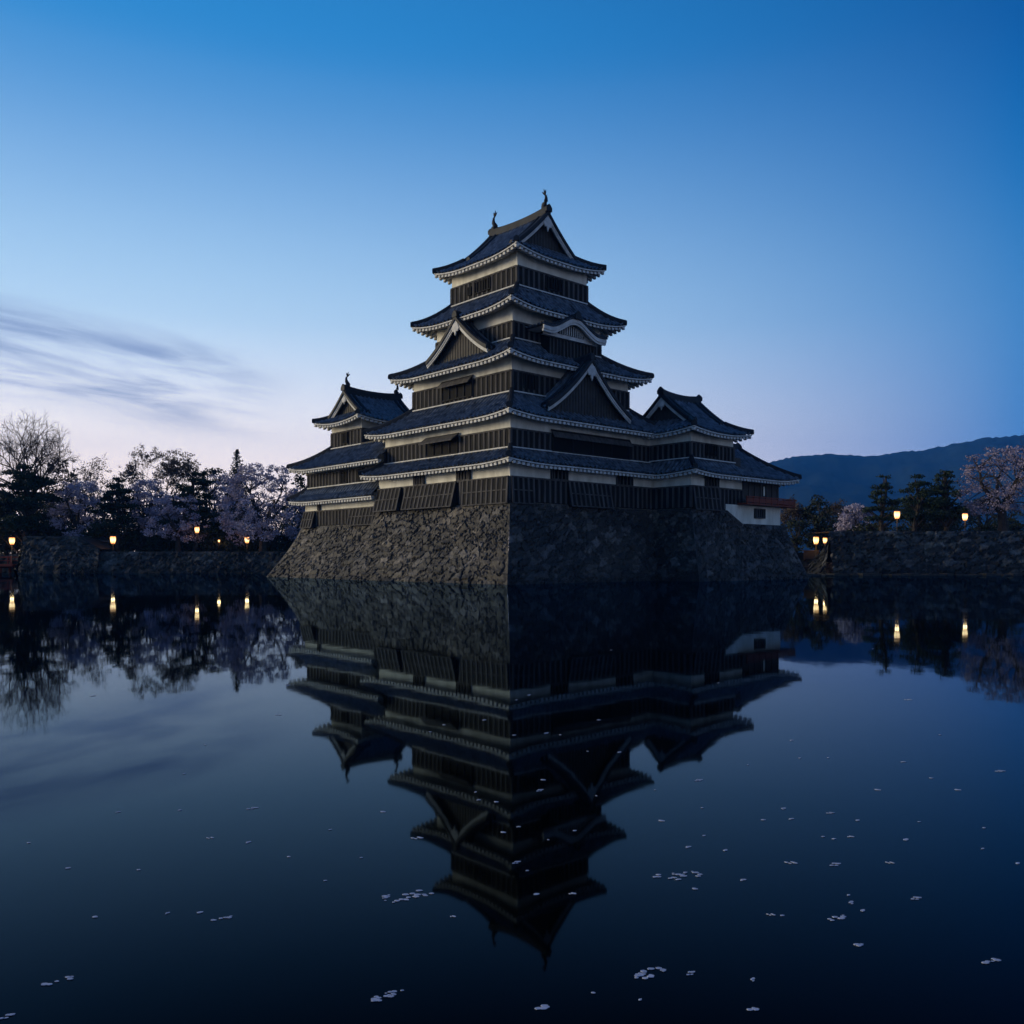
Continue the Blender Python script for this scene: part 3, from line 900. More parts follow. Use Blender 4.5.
def moon_turret():
    t = castle_thing('moon_viewing_turret', 'low open-sided turret with a red veranda at the far right of the castle', 'turret')
    # body: dark timber room above the veranda
    w = MB(); w.box(K1[0] + .003, K1[2], K1[1], K1[3], 5.9, 8.2); wl = w.build('timber_wall', M_WOODDARK, t)
    p = MB()
    for i in range(7):
        u = K1[0] + .08 + (K1[2] - K1[0] - .16) * i / 6; p.box(u - .08, u + .08, K1[1] - .08, K1[1] - .003, 5.95, 8.1)
    p.box(K1[0], K1[2], K1[1] - .10, K1[1] - .081, 7.7, 7.85); p.build('post_row', M_BATTEN, wl)
    s = MB(); u = u_on_right(763, K1[1]); s.box(u - .09, u + .09, K1[1] - .11, K1[1] - .083, 6.75, 7.5); s.build('paper_slit', M_PLASTER, wl)
    # white plastered foot with a lattice window
    f = MB(); rect = (19.2, -3.72, 27.05, 2.6); f.box(19.2, 27.05, -3.72, 2.6, 4.36, 5.86); f.build('plaster_foot', M_PLASTER, t)
    window(t, 'R', rect, u_on_right(754.3, -3.72), u_on_right(763.2, -3.72), 4.95, 5.6, 4)
    # veranda
    v = MB(); v.box(20.75, 27.9, -4.62, -3.725, 5.88, 6.0); v.box(27.052, 27.9, -3.724, 2.6, 5.88, 6.0); vo = v.build('veranda_floor', M_RED, t)
    rl = MB()
    rl.box(20.7, 28.1, -4.62, -4.52, 6.46, 6.54); rl.box(20.7, 27.95, -4.60, -4.54, 6.06, 6.40); rl.box(27.8, 27.9, -4.51, 2.6, 6.46, 6.54); rl.box(27.82, 27.88, -4.5, 2.6, 6.06, 6.40)
    for i in range(9):
        u = 20.8 + 7.05 * i / 8; rl.box(u - .05, u + .05, -4.619, -4.521, 6.0, 6.459)
    for i in range(1, 7):
        q = -4.57 + 7.0 * i / 6; rl.box(27.801, 27.899, q - .05, q + .05, 6.0, 6.459)
    rl.build('railing', M_RED, vo)
    # roof: front slope runs up from the long eave to a ridge along u, hipped at the right
    ov0, ov1, oe = -4.7, 3.7, 28.5; cen = -.5; run = 4.2; ze, zr = 8.02, 10.95; r0 = 20.55
    mb = MB(); Z = lambda r: ze + (zr - ze) * prof(min(1, r / run), .22)
    hip = 3.0

    def tm(s): return min(1, (oe - s) / hip)
    tile_face(mb, lambda s, q: (s, ov0 + q * run, Z(q * run) + uplift(oe - s, .3) * (1 - q)), r0, oe, tm, 12, flip=True)
    tile_face(mb, lambda s, q: (s, ov1 - q * run, Z(q * run) + uplift(oe - s, .3) * (1 - q)), r0, oe, tm, 12)
    tile_face(mb, lambda s, q: (oe - q * hip, s, Z(q * run) + uplift(min(s - ov0, ov1 - s), .3) * (1 - q)), ov0, ov1, lambda s: min(1, (s - ov0) / run, (ov1 - s) / run), 12, flip=True)
    o = mb.build('tiled_roof', M_TILE, t)
    rect = (r0, ov0, oe, ov1)
    eave_set(o, [(face_map('R', rect), 21.0, oe), (face_map('l', rect), ov0, ov1)], ze, .3, None, [1.1, 1.5], ((0, 0),))
    for (y0, sg) in ((ov0, 1), (ov1, -1)):
        hb = MB(); pts = [(oe - hip * i / 10, y0 + sg * run * i / 10, Z(run * i / 10) + uplift(hip * i / 10, .3) * (1 - i / 10) + .05) for i in range(11)]
        hip_bar(hb, pts); end_tile(hb, pts[0], (1, -sg), .2); hb.build('hip_ridge', M_RIDGE, o)
    rd = MB(); pts = [(r0 + (oe - hip + .1 - r0) * i / 6, cen, zr) for i in range(7)]
    rd.sweep(pts, [(-.24, -.2), (.24, -.2), (.2, .3), (.08, .42), (-.08, .42), (-.2, .3)], (0, 1, 0)); end_tile(rd, pts[-1], (1, 0), .36); rd.build('main_ridge', M_RIDGE, t)
    # T-side filler wall over the first storey end
    g = MB(); g.box(20.6, K1[0] - .003, -3.45, 2.5, 8.3, 9.6); g.build('end_wall', M_WOODDARK, t)


moon_turret()

# small keep and connecting wing on the left
S1 = (.3, 15.42, 9.0, 27.6); S2 = (.4, 15.12, 8.9, 27.2); S3 = (1.6, 20.4, 6.9, 25.2)


def left_keep():
    t = castle_thing('small_keep', 'smaller three storey keep with a gabled top floor at the left of the castle', 'castle keep')
    storey(t, S1, 4.45, 5.8, 6.95, sill=False)
    storey(t, S2, 7.85, 9.1, 9.9)
    storey(t, S3, 11.3, 12.65, 13.85)
    skirt(t, (S1[0] - 1.05, S1[1], S1[2] + 1, S1[3] + 1.2), (S2[0], S2[1] + .31, S2[2], S2[3]), 6.62, 7.82, up=.2, faces='Llr', wall=S1, noup=((0, 0),), hips=(2, 3))
    skirt(t, (S2[0] - 1.2, S2[1] - .7, S2[2] + 1.1, S2[3] + 1.5), (1.6, 15.3, 6.9, 25.2), 9.42, 11.28, up=.3, faces='Llr', wall=S2, noup=((0, 0),), hips=(2, 3))
    # low roof over the connecting wing behind the slope
    c = MB(); c.box(1.75, 6.75, 15.3, 20.39, 10.6, 11.4); c.build('wing_upper_wall', M_WOODDARK, t)
    irimoya(t, (S3[0] - 1.15, S3[1] - 1.2, S3[2] + 1.15, S3[3] + 1.2), 'u', 13.3, 15.95, 1.0, up=.36, wall=S3, pend=.7, crest=.42, fs=.75)
    L = lambda px, u: v_on_left(px, u)
    flare(t, 'L', S1, L(316.5, .3), 27.5, 4.45, 5.8, .55)
    flare(t, 'L', S1, 15.6, L(352, .3), 4.45, 5.8, .5)
    window(t, 'L', S3, 22.5, 23.3, 11.6, 12.45, 3, m=M_BOARD)
    window(t, 'L', S2, 20.6, 21.6, 8.0, 8.95, 4, m=M_BOARD); window(t, 'L', S2, 18.2, 19.0, 8.0, 8.95, 4, m=M_BOARD)
    window(t, 'L', S1, L(320.5, .3), L(319.3, .3), 5.9, 6.5, 1)


left_keep()


# ---- stone bases
def stone_base_main():
    t = castle_thing('castle_rampart', 'battered grey stone rampart under the main keep, its corner towards the viewer', 'rampart')
    zt = 5.37; sp = 2.75
    mb = MB()
    H = math.hypot(zt - ZB, sp)

    def left(s, q):
        z = ZB + (zt - ZB) * q; o = batter(z, zt, sp); v0 = -.12 - o; v1 = 15.55 + o
        return (-.12 - o, v1 + (v0 - v1) * s, z)

    def right(s, q):
        z = ZB + (zt - ZB) * q; o = batter(z, zt, sp); u0 = -.12 - o; u1 = 17.5
        return (u0 + (u1 - u0) * s, -.12 - o, z)

    def end(s, q):
        z = ZB + (zt - ZB) * q; o = batter(z, zt, sp); u0 = -.12 - o; u1 = 5.0
        return (u1 + (u0 - u1) * s, 15.55 + o, z)
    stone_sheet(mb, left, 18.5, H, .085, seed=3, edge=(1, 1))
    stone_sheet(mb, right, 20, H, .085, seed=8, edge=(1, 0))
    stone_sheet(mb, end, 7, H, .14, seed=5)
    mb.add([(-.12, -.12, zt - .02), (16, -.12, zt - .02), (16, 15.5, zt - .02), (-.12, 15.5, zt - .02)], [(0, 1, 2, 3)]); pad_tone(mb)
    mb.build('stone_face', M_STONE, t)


def stone_base_right():
    t = castle_thing('castle_rampart', 'battered stone rampart stepping down to the right under the right turret', 'rampart')
    zt = 5.37; sp = 2.75; mb = MB(); H = math.hypot(zt - ZB, sp)

    def uright(z): return 27.2 + .3 * np.clip((4.4 - z) / 5.1, 0, 1)

    def ztop(u): return np.where(u < 19.3, 5.37, np.where(u > 21.1, 4.38, 5.37 - (u - 19.3) / 1.8 * .99))

    def front(s, q):
        u = 14.75 + (27.2 - 14.75) * s
        z = ZB + (ztop(u) - ZB) * q
        o = batter(z, zt, sp)
        ul = 14.75 - o; ur = uright(z)
        return (ul + (ur - ul) * s, -3.78 - o, z)

    def left(s, q):
        z = ZB + (zt - ZB) * q; o = batter(z, zt, sp); v0 = -3.78 - o; v1 = 1.0
        return (14.75 - o, v1 + (v0 - v1) * s, z)

    def rgt(s, q):
        z = ZB + (4.38 - ZB) * q; o = batter(z, zt, sp); v0 = -3.78 - o; v1 = 4.0
        return (uright(z), v0 + (v1 - v0) * s, z)
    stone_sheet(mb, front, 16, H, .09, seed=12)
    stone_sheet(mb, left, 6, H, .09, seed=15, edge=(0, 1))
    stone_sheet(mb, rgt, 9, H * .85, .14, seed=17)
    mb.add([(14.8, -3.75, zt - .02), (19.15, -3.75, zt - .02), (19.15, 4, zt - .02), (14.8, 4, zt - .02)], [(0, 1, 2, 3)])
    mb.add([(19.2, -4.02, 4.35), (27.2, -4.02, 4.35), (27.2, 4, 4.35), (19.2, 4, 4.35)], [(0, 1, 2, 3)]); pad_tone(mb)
    mb.build('stone_face', M_STONE, t)


def stone_base_left():
    t = castle_thing('castle_rampart', 'lower battered stone rampart under the small keep on the left, beside the blossoms', 'rampart')
    zt = 4.43; sp = 2.5; mb = MB(); H = math.hypot(zt - ZB, sp)

    def left(s, q):
        z = ZB + (zt - ZB) * q; o = batter(z, zt, sp); v1 = 28.0 + o * 1.25; v0 = 14.0
        return (.15 - o, v1 + (v0 - v1) * s, z)

    def end(s, q):
        z = ZB + (zt - ZB) * q; o = batter(z, zt, sp); u1 = 12.0; u0 = .15 - o
        return (u1 + (u0 - u1) * s, 28.0 + o * 1.25, z)
    stone_sheet(mb, left, 16, H, .09, seed=22, edge=(1, 0)); stone_sheet(mb, end, 13, H, .16, seed=24)
    mb.add([(.15, 14, zt - .02), (12, 14, zt - .02), (12, 28, zt - .02), (.15, 28, zt - .02)], [(0, 1, 2, 3)]); pad_tone(mb)
    mb.build('stone_face', M_STONE, t)


stone_base_main(); stone_base_right(); stone_base_left()


# ---- moat walls on the far banks
def moat_wall(label, segs, seed, depth=3.0, res=.16):
    """segs: list of (x0, y0, x1, y1, ztop0, ztop1) running left to right with the water in front"""
    mb = MB()
    for k, (x0, y0, x1, y1, z0, z1) in enumerate(segs):
        Lw = math.hypot(x1 - x0, y1 - y0); nx, ny = (y1 - y0) / Lw, -(x1 - x0) / Lw
        zt = max(z0, z1)

        def F(s, q, x0=x0, y0=y0, x1=x1, y1=y1, z0=z0, z1=z1, nx=nx, ny=ny, zt=zt):
            top = z0 + (z1 - z0) * s; z = ZB + (top - ZB) * q; o = batter(z, zt, 1.3)
            return (x0 + (x1 - x0) * s + nx * o, y0 + (y1 - y0) * s + ny * o, z)
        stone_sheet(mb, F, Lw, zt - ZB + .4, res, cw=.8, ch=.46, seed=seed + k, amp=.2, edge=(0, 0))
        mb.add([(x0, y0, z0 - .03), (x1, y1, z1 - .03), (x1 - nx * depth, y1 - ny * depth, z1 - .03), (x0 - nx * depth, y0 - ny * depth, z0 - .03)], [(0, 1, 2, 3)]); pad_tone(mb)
    return tag(mb.build('moat_wall', M_WALL), label, 'stone wall')


def bank_walls():
    xl = at(21, 98)[0]; xm = at(76, 98)[0]; xn = at(99, 98)[0]; xr = at(330, 98)[0]
    zh = zpx(536, 98); zl = zpx(551.5, 98)
    moat_wall('higher stone wall block beside the red bridge at the far left', [(xl - .3, 112, xl, 98.5, zh, zh), (xl, 98.5, xm, 98.5, zh, zh), (xm, 98.5, xn, 98.5, zh, zl + .3)], 41, depth=4)
    moat_wall('long low stone wall along the left bank below the cherry trees', [(xn - 1, 98.6, xr + 30, 98.6, zl, zl)], 51)
    moat_wall('dim stone wall behind the red bridge at the far left edge', [(-110, 108, xl - .2, 108, 2.2, 2.2)], 55, res=.25)
    x0 = at(832, 86)[0]; zt = zpx(531, 86)
    moat_wall('tall rough stone wall along the right bank under the pines', [(x0 - 1.3, 87.9, x0 - .3, 86.75, 1.3, 2.9), (x0 - .3, 86.75, x0, 86.4, 2.9, zt - .1), (x0 - .15, 86.4, x0 + 9, 86.4, zt, zt), (x0 + 9, 86.4, x0 + 40, 85.4, zt, zt + .05)], 61, depth=6)
    moat_wall('low stone landing wall between the castle and the right bank', [(at(760, 94)[0], 94, at(833, 94)[0], 94, 1.5, 1.5)], 71, depth=9, res=.2)
    mb = MB(); xa = at(800, 82.6)[0]
    rng = random.Random(3)
    for i in range(46):
        a = xa + i * .9 + rng.uniform(-.1, .1); w = rng.uniform(.6, .95)
        mb.box(a, a + w, 83.7 + rng.uniform(-.15, .1), 86, -.3, .10 + rng.uniform(0, .12))
    pad_tone(mb)
    tag(mb.build('stone_footing', M_WALL), 'low stone ledge at the waterline of the right bank wall', 'stone ledge')


bank_walls()


def shed():
    t = empty('low_building', at(94, 104, 2.3), 0, 'low shed with a pale sloping roof behind the left wall', 'shed')
    x0 = -2.6; x1 = 2.4; zt = zpx(533, 104) - 2.3
    w = MB(); w.box(x0 + .3, x1 - .3, -.9, 2.2, 0, zt - .8); w.build('wall', M_WOODDARK, t)
    r = MB(); r.hexa([(x0, -1.5, zt - .95), (x1 + .4, -1.5, zt - 1.1), (x1 + .4, 2.6, zt - .1), (x0, 2.6, zt - .1), (x0, -1.5, zt - .83), (x1 + .4, -1.5, zt - .98), (x1 + .4, 2.6, zt + .02), (x0, 2.6, zt + .02)])
    r.build('roof', M_SHED, t)


shed()


def bridge():
    x1 = at(15, 101)[0]; x0 = x1 - 26
    t = empty('footbridge', (0, 0, 0), 0, 'red lacquered footbridge reaching in from the left edge', 'bridge')
    d = MB(); d.box(x0, x1, 100.5, 103.5, .75, 1.0); d.build('deck', M_RED, t)
    r = MB()
    for y in (100.6, 103.4):
        r.box(x0, x1, y - .07, y + .07, 1.75, 1.88); r.box(x0, x1, y - .05, y + .05, 1.38, 1.46)
        for i in range(14):
            a = x0 + .2 + (x1 - x0 - .4) * i / 13; r.box(a - .08, a + .08, y - .08, y + .08, 1.0, 1.95)
    r.build('railing', M_RED, t)
    for i in range(5):
        p = MB(); a = x0 + 1.5 + 5.7 * i
        p.tube([(a, 101, -.8), (a, 101, .76)], .16, 8); p.tube([(a, 103, -.8), (a, 103, .76)], .16, 8); p.box(a - .15, a + .15, 100.4, 103.6, .55, .749); p.build('pier', M_RED, t)


bridge()


# ---- lanterns
def lantern_proto():
    t = empty('post_lantern')
    b = MB(); ring = []
    for (r, z) in ((.22, 0), (.275, .2), (.31, .46), (.325, .7), (.31, .86)):
        ring.append([(r * math.cos(k * math.pi / 6), r * math.sin(k * math.pi / 6), z - .43) for k in range(13)])
    b.grid(ring); b.build('paper_shade', M_PAPER, t)
    bu = MB(); bu.tube([(0, 0, -.25), (0, 0, -.1), (0, 0, .15), (0, 0, .28)], [.05, .13, .13, .05], 8); bu.build('bulb', M_BULB, t)
    c = MB(); c.tube([(0, 0, .431), (0, 0, .5), (0, 0, .62)], [.40, .36, .05], 6); c.build('cap', M_POST, t)
    f = MB()
    for k in range(6):
        a = k * math.pi / 3; f.tube([(.25 * math.cos(a), .25 * math.sin(a), -.44), (.34 * math.cos(a), .34 * math.sin(a), .43)], .012, 4)
    f.tube([(0, 0, -.52), (0, 0, -.43)], [.1, .27], 6); f.build('frame', M_POST, t)
    p = MB(); p.tube([(0, 0, -2.6), (0, 0, -.5)], .05, 6); p.build('post', M_POST, t)
    ld = bpy.data.lights.new('lantern_light', 'POINT'); ld.energy = 22; ld.color = (1.0, .52, .2); ld.shadow_soft_size = .18
    lo = bpy.data.objects.new('lantern_light', ld); COL.objects.link(lo); lo.parent = t; lo.location = (0, 0, -.78)
    return t


def landing():
    t = empty('landing_parapet', at(811, 93, 1.47), 0, 'dark low timber parapet under the brighter lantern on the landing', 'parapet')
    p = MB(); p.box(-.75, .75, -.06, .06, .12, .95); p.build('panel', M_WOODDARK, t)
    c = MB(); c.box(-.85, .85, -.1, .1, .951, 1.05); c.build('coping', M_POST, t)
    f = MB(); f.box(-.8, -.66, -.09, -.061, 0, .95); f.box(.66, .8, -.09, -.061, 0, .95); f.build('post', M_POST, t)
    st = MB(); x0 = at(797, 90)[0]; x1 = at(824, 90)[0]
    for i, (a, b, z) in enumerate(((0, 1, .35), (.2, 1, .8))):
        st.box(x0 + (x1 - x0) * a, x1, 90.3 + i * 1.2, 93.3, -.4, z)
    pad_tone(st); tag(st.build('stone_landing', M_STONE), 'pale stone steps at the water in the gap right of the castle', 'steps')


landing()


def copy_tree(o, parent=None):
    c = o.copy(); COL.objects.link(c)
    if parent: c.parent = parent
    for ch in [x for x in bpy.data.objects if x.parent == o]: copy_tree(ch, c)
    return c


def lanterns():
    proto = lantern_proto(); used = False
    for px, py, d, s, lab in ((12, 541, 100, 1.15, 'lit paper lantern on a post above the red bridge at the far left'),
                              (113, 540, 99.6, 1.2, 'lit paper lantern beside the low shed roof on the left bank'),
                              (197, 530, 100, 1.0, 'lit paper lantern standing highest under the drooping blossom left of the castle'),
                              (219, 541, 101.6, .42, 'tiny far lantern glowing as a dot between two bigger lanterns on the left bank'),
                              (247, 540, 99.8, 1.0, 'lit paper lantern below the large blossom nearest the small keep'),
                              (816, 540.5, 92.5, 1.1, 'brighter lantern on the low landing just right of the castle'),
                              (825, 540.5, 90.5, .82, 'smaller lantern on the landing close against the right wall end'),
                              (897, 515, 88, 1.08, 'lit paper lantern under the layered pine on the right wall'),
                              (965, 517, 88.5, 1.0, 'lit paper lantern between the pines and the right cherry tree')):
        o = proto if not used else copy_tree(proto); used = True
        o.location = at(px, d, zpx(py, d)); s *= .78; o.scale = (s, s, s)
        tag(o, lab, 'lantern', 'lit lanterns on posts along the moat')


lanterns()


# ================================================================== VEGETATION
def crown_cards(mb, rng, centers, n, size, flat=.6, tilt=1.0):
    """many small leaf clusters scattered through clumps; centers: (x,y,z,r)"""
    V = []; Fc = []; o = len(mb.v)
    g = np.random.default_rng(rng.randrange(1 << 30))
    for (x, y, z, r) in centers:
        k = max(4, int(n * r * r))
        p = g.normal(0, 1, (k, 3)); p /= np.linalg.norm(p, axis=1, keepdims=True) + 1e-6
        p *= (g.random((k, 1)) ** .45) * r; p[:, 2] *= flat
        p += np.array([x, y, z])
        a = g.normal(0, 1, (k, 3)); a[:, 2] *= tilt; a /= np.linalg.norm(a, axis=1, keepdims=True)
        b = np.cross(a, g.normal(0, 1, (k, 3))); b /= np.linalg.norm(b, axis=1, keepdims=True) + 1e-6
        s = size * g.uniform(.55, 1.25, (k, 1))
        q = np.stack([p - a * s - b * s * .5, p + a * s * .3 - b * s * .65, p + a * s + b * s * .4, p - a * s * .2 + b * s * .7], 1)
        V.append(q.reshape(-1, 3))
    V = np.concatenate(V); m = len(V) // 4
    mb.v.extend(map(tuple, V.tolist())); mb.f.extend((o + 4 * i, o + 4 * i + 1, o + 4 * i + 2, o + 4 * i + 3) for i in range(m))


def limb(mb, rng, a, b, r0, r1, bend=.12, n=4):
    a = Vector(a); b = Vector(b); L = (b - a).length; pts = []; rad = []
    off = Vector((rng.uniform(-1, 1), rng.uniform(-1, 1), rng.uniform(-.2, .8))) * (L * bend)
    for i in range(n + 1):
        t = i / n; p = a.lerp(b, t) + off * (4 * t * (1 - t)) + Vector((rng.uniform(-1, 1), rng.uniform(-1, 1), rng.uniform(-1, 1))) * (L * .025 if 0 < i < n else 0)
        pts.append(p); rad.append(r0 + (r1 - r0) * t)
    mb.tube(pts, rad, 6 if r0 > .08 else 4, False); return pts


def clumps(rng, H, W, base, n, rmin, rmax, top=.5, depth=None, shape='dome'):
    """clump centres through a crown volume; narrow towards the top"""
    out = []; D = depth or W
    while len(out) < n:
        h = rng.random() ** .8
        if shape == 'dome': w = math.sqrt(max(.04, 1 - (max(0, h - .35) / .72) ** 2)) * (.72 + .28 * min(1, h / .3))
        elif shape == 'cone': w = (1 - h) ** .85 * .95 + .05
        else: w = 1
        a = rng.uniform(0, 2 * math.pi); rr = rng.random() ** .4 * w
        z = base + (H - base) * h
        r = rng.uniform(rmin, rmax) * (1 - .35 * h)
        out.append((math.cos(a) * rr * (W - r * .6), math.sin(a) * rr * (D - r * .6), z, r))
    return out


def blossom_tree(name, px, d, gz, ytop, hwpx, label, seed, base=.22, lean=0, n=130, trunk=.3, dens=150, mt=None, m=None, cat='cherry tree', droop=0, size=.105, rmin=.45, rmax=1.0):
    rng = random.Random(seed); x, y, _ = at(px, d); H = zpx(ytop, d) - gz; W = hwpx / FPX * d
    t = empty(name, (x, y, gz), 0, label, cat, None)
    cs = clumps(rng, H - .3, W, H * base, n, rmin, rmax)
    if droop: cs = [(a, b, c - droop * (math.hypot(a, b) / W) ** 2 * H * .5, r) for a, b, c, r in cs]; cs = [q for q in cs if q[2] > .5]
    tr = MB(); fork = Vector((lean, 0, H * .28))
    tr.tube([(0, 0, -.3), (lean * .3, 0, H * .1), (lean * .7, .1, H * .2), fork], [trunk * 1.35, trunk, trunk * .9, trunk * .8], 8)
    rng.shuffle(cs); mains = []
    for i in range(7):
        a = 2 * math.pi * i / 7 + rng.uniform(-.4, .4); h = H * rng.uniform(.55, .85); w = W * rng.uniform(.4, .7)
        e = Vector((math.cos(a) * w + lean, math.sin(a) * w, h)); mains.append(limb(tr, rng, fork - Vector((0, 0, rng.uniform(0, .5))), e, trunk * .6, trunk * .16, .1, 6))
    for c in cs[:min(len(cs), 70)]:
        cp = Vector(c[:3]); best = min((p for ln in mains for p in ln), key=lambda p: (p - cp).length)
        limb(tr, rng, best, cp, trunk * .15, .02, .12, 3)
    tr.build('trunk', M_BARK, t)
    cr = MB(); crown_cards(cr, rng, cs, dens, size, .62)
    cr.build('crown', m or M_BLOSSOM, t)
    return t


def pine_tree(px, d, gz, ytop, hwpx, label, seed, layers=7, gap=.5, dens=110, lean=0, open_=False):
    rng = random.Random(seed); x, y, _ = at(px, d); H = zpx(ytop, d) - gz; W = hwpx / FPX * d
    t = empty('pine_tree', (x, y, gz), 0, label, 'pine tree')
    tr = MB(); pts = []; 
    for i in range(8):
        k = i / 7; pts.append((lean * k + .25 * math.sin(k * 5 + seed) * (1 - k * .4), .2 * math.sin(k * 4 + seed * 2), -.3 + (H - .2) * k))
    tr.tube(pts, [.28 - .2 * i / 7 for i in range(8)], 7)
    cs = []
    for i in range(layers):
        k = (i + .5) / layers; z = H * (.22 + .76 * k); w = W * ((1 - k) ** .6 * .9 + .2)
        nb = 2 if i == layers - 1 else rng.randint(3, 5)
        for b in range(nb):
            a = rng.uniform(0, 2 * math.pi) if nb > 2 else math.pi * b
            rr = w * (rng.uniform(.3, .95) if nb > 2 else .15); r = w * rng.uniform(.32, .5) + .25
            c = (lean * k + math.cos(a) * rr, math.sin(a) * rr, z + rng.uniform(-.2, .2))
            if c[2] < .8: continue
            for q in range(6):
                cs.append((c[0] + rng.uniform(-r, r) * .75, c[1] + rng.uniform(-r, r) * .75, c[2] + rng.uniform(-.12, .18), r * rng.uniform(.4, .62)))
            ti = min(7, int((z + .3) / H * 7)); limb(tr, rng, pts[max(0, ti - 1)], (c[0], c[1], c[2] - .15), .09, .03, .08, 3)
    tr.build('trunk', M_BARK, t)
    cr = MB(); crown_cards(cr, rng, cs, dens, .115, .36 if open_ else .5)
    cr.build('crown', M_PINE, t)


def conifer(px, d, gz, ytop, hwpx, label, seed):
    rng = random.Random(seed); x, y, _ = at(px, d); H = zpx(ytop, d) - gz; W = hwpx / FPX * d
    t = empty('conifer_tree', (x, y, gz), 0, label, 'conifer')
    tr = MB(); tr.tube([(0, 0, -.3), (0, 0, H * .5), (0, 0, H)], [.3, .18, .03], 7); cs = []
    n = 150
    for i in range(n):
        k = (i / (n - 1)) ** .85; z = H * (.10 + .89 * k); w = W * (1 - k) ** .8 * .95 + .14
        a = i * 2.4 + rng.uniform(-.3, .3); ln = w * rng.uniform(.7, 1.15)
        tip = (math.cos(a) * ln, math.sin(a) * ln, z - ln * rng.uniform(.05, .35)); limb(tr, rng, (0, 0, z), tip, .05, .015, .03, 2)
        for q in range(3):
            f = .3 + .33 * q; cs.append((tip[0] * f, tip[1] * f, z + (tip[2] - z) * f, max(.2, .30 * w)))
    tr.build('trunk', M_BARK, t)
    cr = MB(); crown_cards(cr, rng, cs, 80, .12, .7); cr.build('crown', M_PINE, t)


def evergreen(px, d, gz, ytop, hwpx, label, seed, base=.05, n=80, name='evergreen_tree', m=None, dens=95, size=.14):
    return blossom_tree(name, px, d, gz, ytop, hwpx, label, seed, base, 0, n, .25, dens, m=m or M_EVER, cat='tree', size=size, rmin=.5, rmax=1.1)


def bare_tree(px, d, gz, ytop, hwpx, label, seed, depth=6, buds=0, lean=0, long_right=False, trunk=.42, fork=.32, thick=1.0, dense=.6):
    rng = random.Random(seed); x, y, _ = at(px, d); H = zpx(ytop, d) - gz; W = hwpx / FPX * d
    t = empty('bare_tree', (x, y, gz), 0, label, 'bare tree')
    tr = MB(); tips = []

    def br(p, dv, L, r, k):
        n = 3; pts = [p]; q = p
        for i in range(n):
            dv = (dv + Vector((rng.uniform(-1, 1), rng.uniform(-1, 1), rng.uniform(-.5, .8))) * .17).normalized(); q = q + dv * (L / n); pts.append(q)
        tr.tube(pts, [r, r * .88, r * .76, r * .62], 5 if k > 2 else 3, False)
        if k == 0: tips.append(q); return
        for c in range((2 if rng.random() < dense else 3) if k > 1 else 4):
            ax = dv.orthogonal().normalized(); ax.rotate(Matrix.Rotation(rng.uniform(0, 6.283), 3, dv))
            nd = (dv + ax * rng.uniform(.5, 1.15) + Vector((0, 0, .05))).normalized()
            s = pts[rng.choice((2, 3, 3))]
            br(s, nd, L * rng.uniform(.62, .85), r * rng.uniform(.48, .62) * thick, k - 1)
    top = Vector((lean * .3, 0, H * fork))
    tr.tube([(0, 0, -.3), (lean * .1, .05, H * fork * .5), top], [trunk * 1.3, trunk, trunk * .85], 8)
    nm = 6
    for i in range(nm):
        a = 6.283 * i / nm + rng.uniform(-.3, .3); o = rng.uniform(.35, 1.25) * W / H * 1.7
        br(top - Vector((0, 0, rng.uniform(0, H * .08))), Vector((math.cos(a) * o, math.sin(a) * o, 1)).normalized(), H * .26, trunk * .5, depth - 1)
    if long_right: br(top - Vector((0, 0, H * .06)), Vector((1, -.1, .62)).normalized(), H * .30, trunk * .42, depth - 1)
    # fit the grown skeleton to the height and spread seen in the photograph
    zmax = max(v[2] for v in tr.v); xs = sorted(abs(v[0]) for v in tr.v); xm = xs[int(len(xs) * .985)]
    sz = H / zmax; sx = W / max(xm, .1)
    tr.v = [(v[0] * sx, v[1] * sx, v[2] * sz) for v in tr.v]
    tr.build('trunk', M_BARK, t)
    if buds:
        cr = MB(); crown_cards(cr, rng, [(p.x * sx, p.y * sx, p.z * sz, .35) for p in tips], buds, .10, .9); cr.build('crown', M_BUD, t)


GL = 2.3; GR = 4.2
# left bank, near to far
bare_tree(26, 107, GL, 407, 50, 'tall leafless tree at the far left, its crown against the sky', 14, 7, long_right=True, trunk=.6, fork=.42, thick=1.14, dense=.28)
pine_tree(24, 101.5, GL, 463, 34, 'broad dark pine below the tall leafless tree', 12, 13, dens=170)
evergreen(61, 113, GL, 456, 24, 'dark rounded evergreen behind the leftmost blossom', 13, n=95)
bare_tree(98, 113, GL, 455, 27, 'fine twigged bare tree with an arched crown over the left blossom', 14, 6, buds=40, trunk=.3)
blossom_tree('cherry_tree', 80, 105, GL, 480, 33, 'bluish pale cherry tree between the broad dark pine and the layered pine', 15)
pine_tree(118, 103, GL, 474, 22, 'narrow layered dark pine left of the second blossom', 16, 9, dens=140)
bare_tree(166, 115, GL, 450, 46, 'wide budding bare tree rising behind the middle of the left bank', 17, 6, buds=110, trunk=.3)
blossom_tree('cherry_tree', 148, 107, GL, 477, 27, 'dim cherry tree just right of the narrow layered pine', 18)
pine_tree(194, 104, GL, 470, 26, 'dark pine with dense pads standing right of the budding bare tree', 19, 9, dens=150)
blossom_tree('cherry_tree', 178, 102, GL, 490, 34, 'low drooping cherry tree over the highest lantern', 20, base=.3, droop=.6, n=85)
conifer(237, 116, GL, 449, 25, 'pointed conifer standing above the blossoms left of the castle', 21)
evergreen(215, 116, GL, 466, 27, 'dark evergreen left of the pointed conifer', 22)
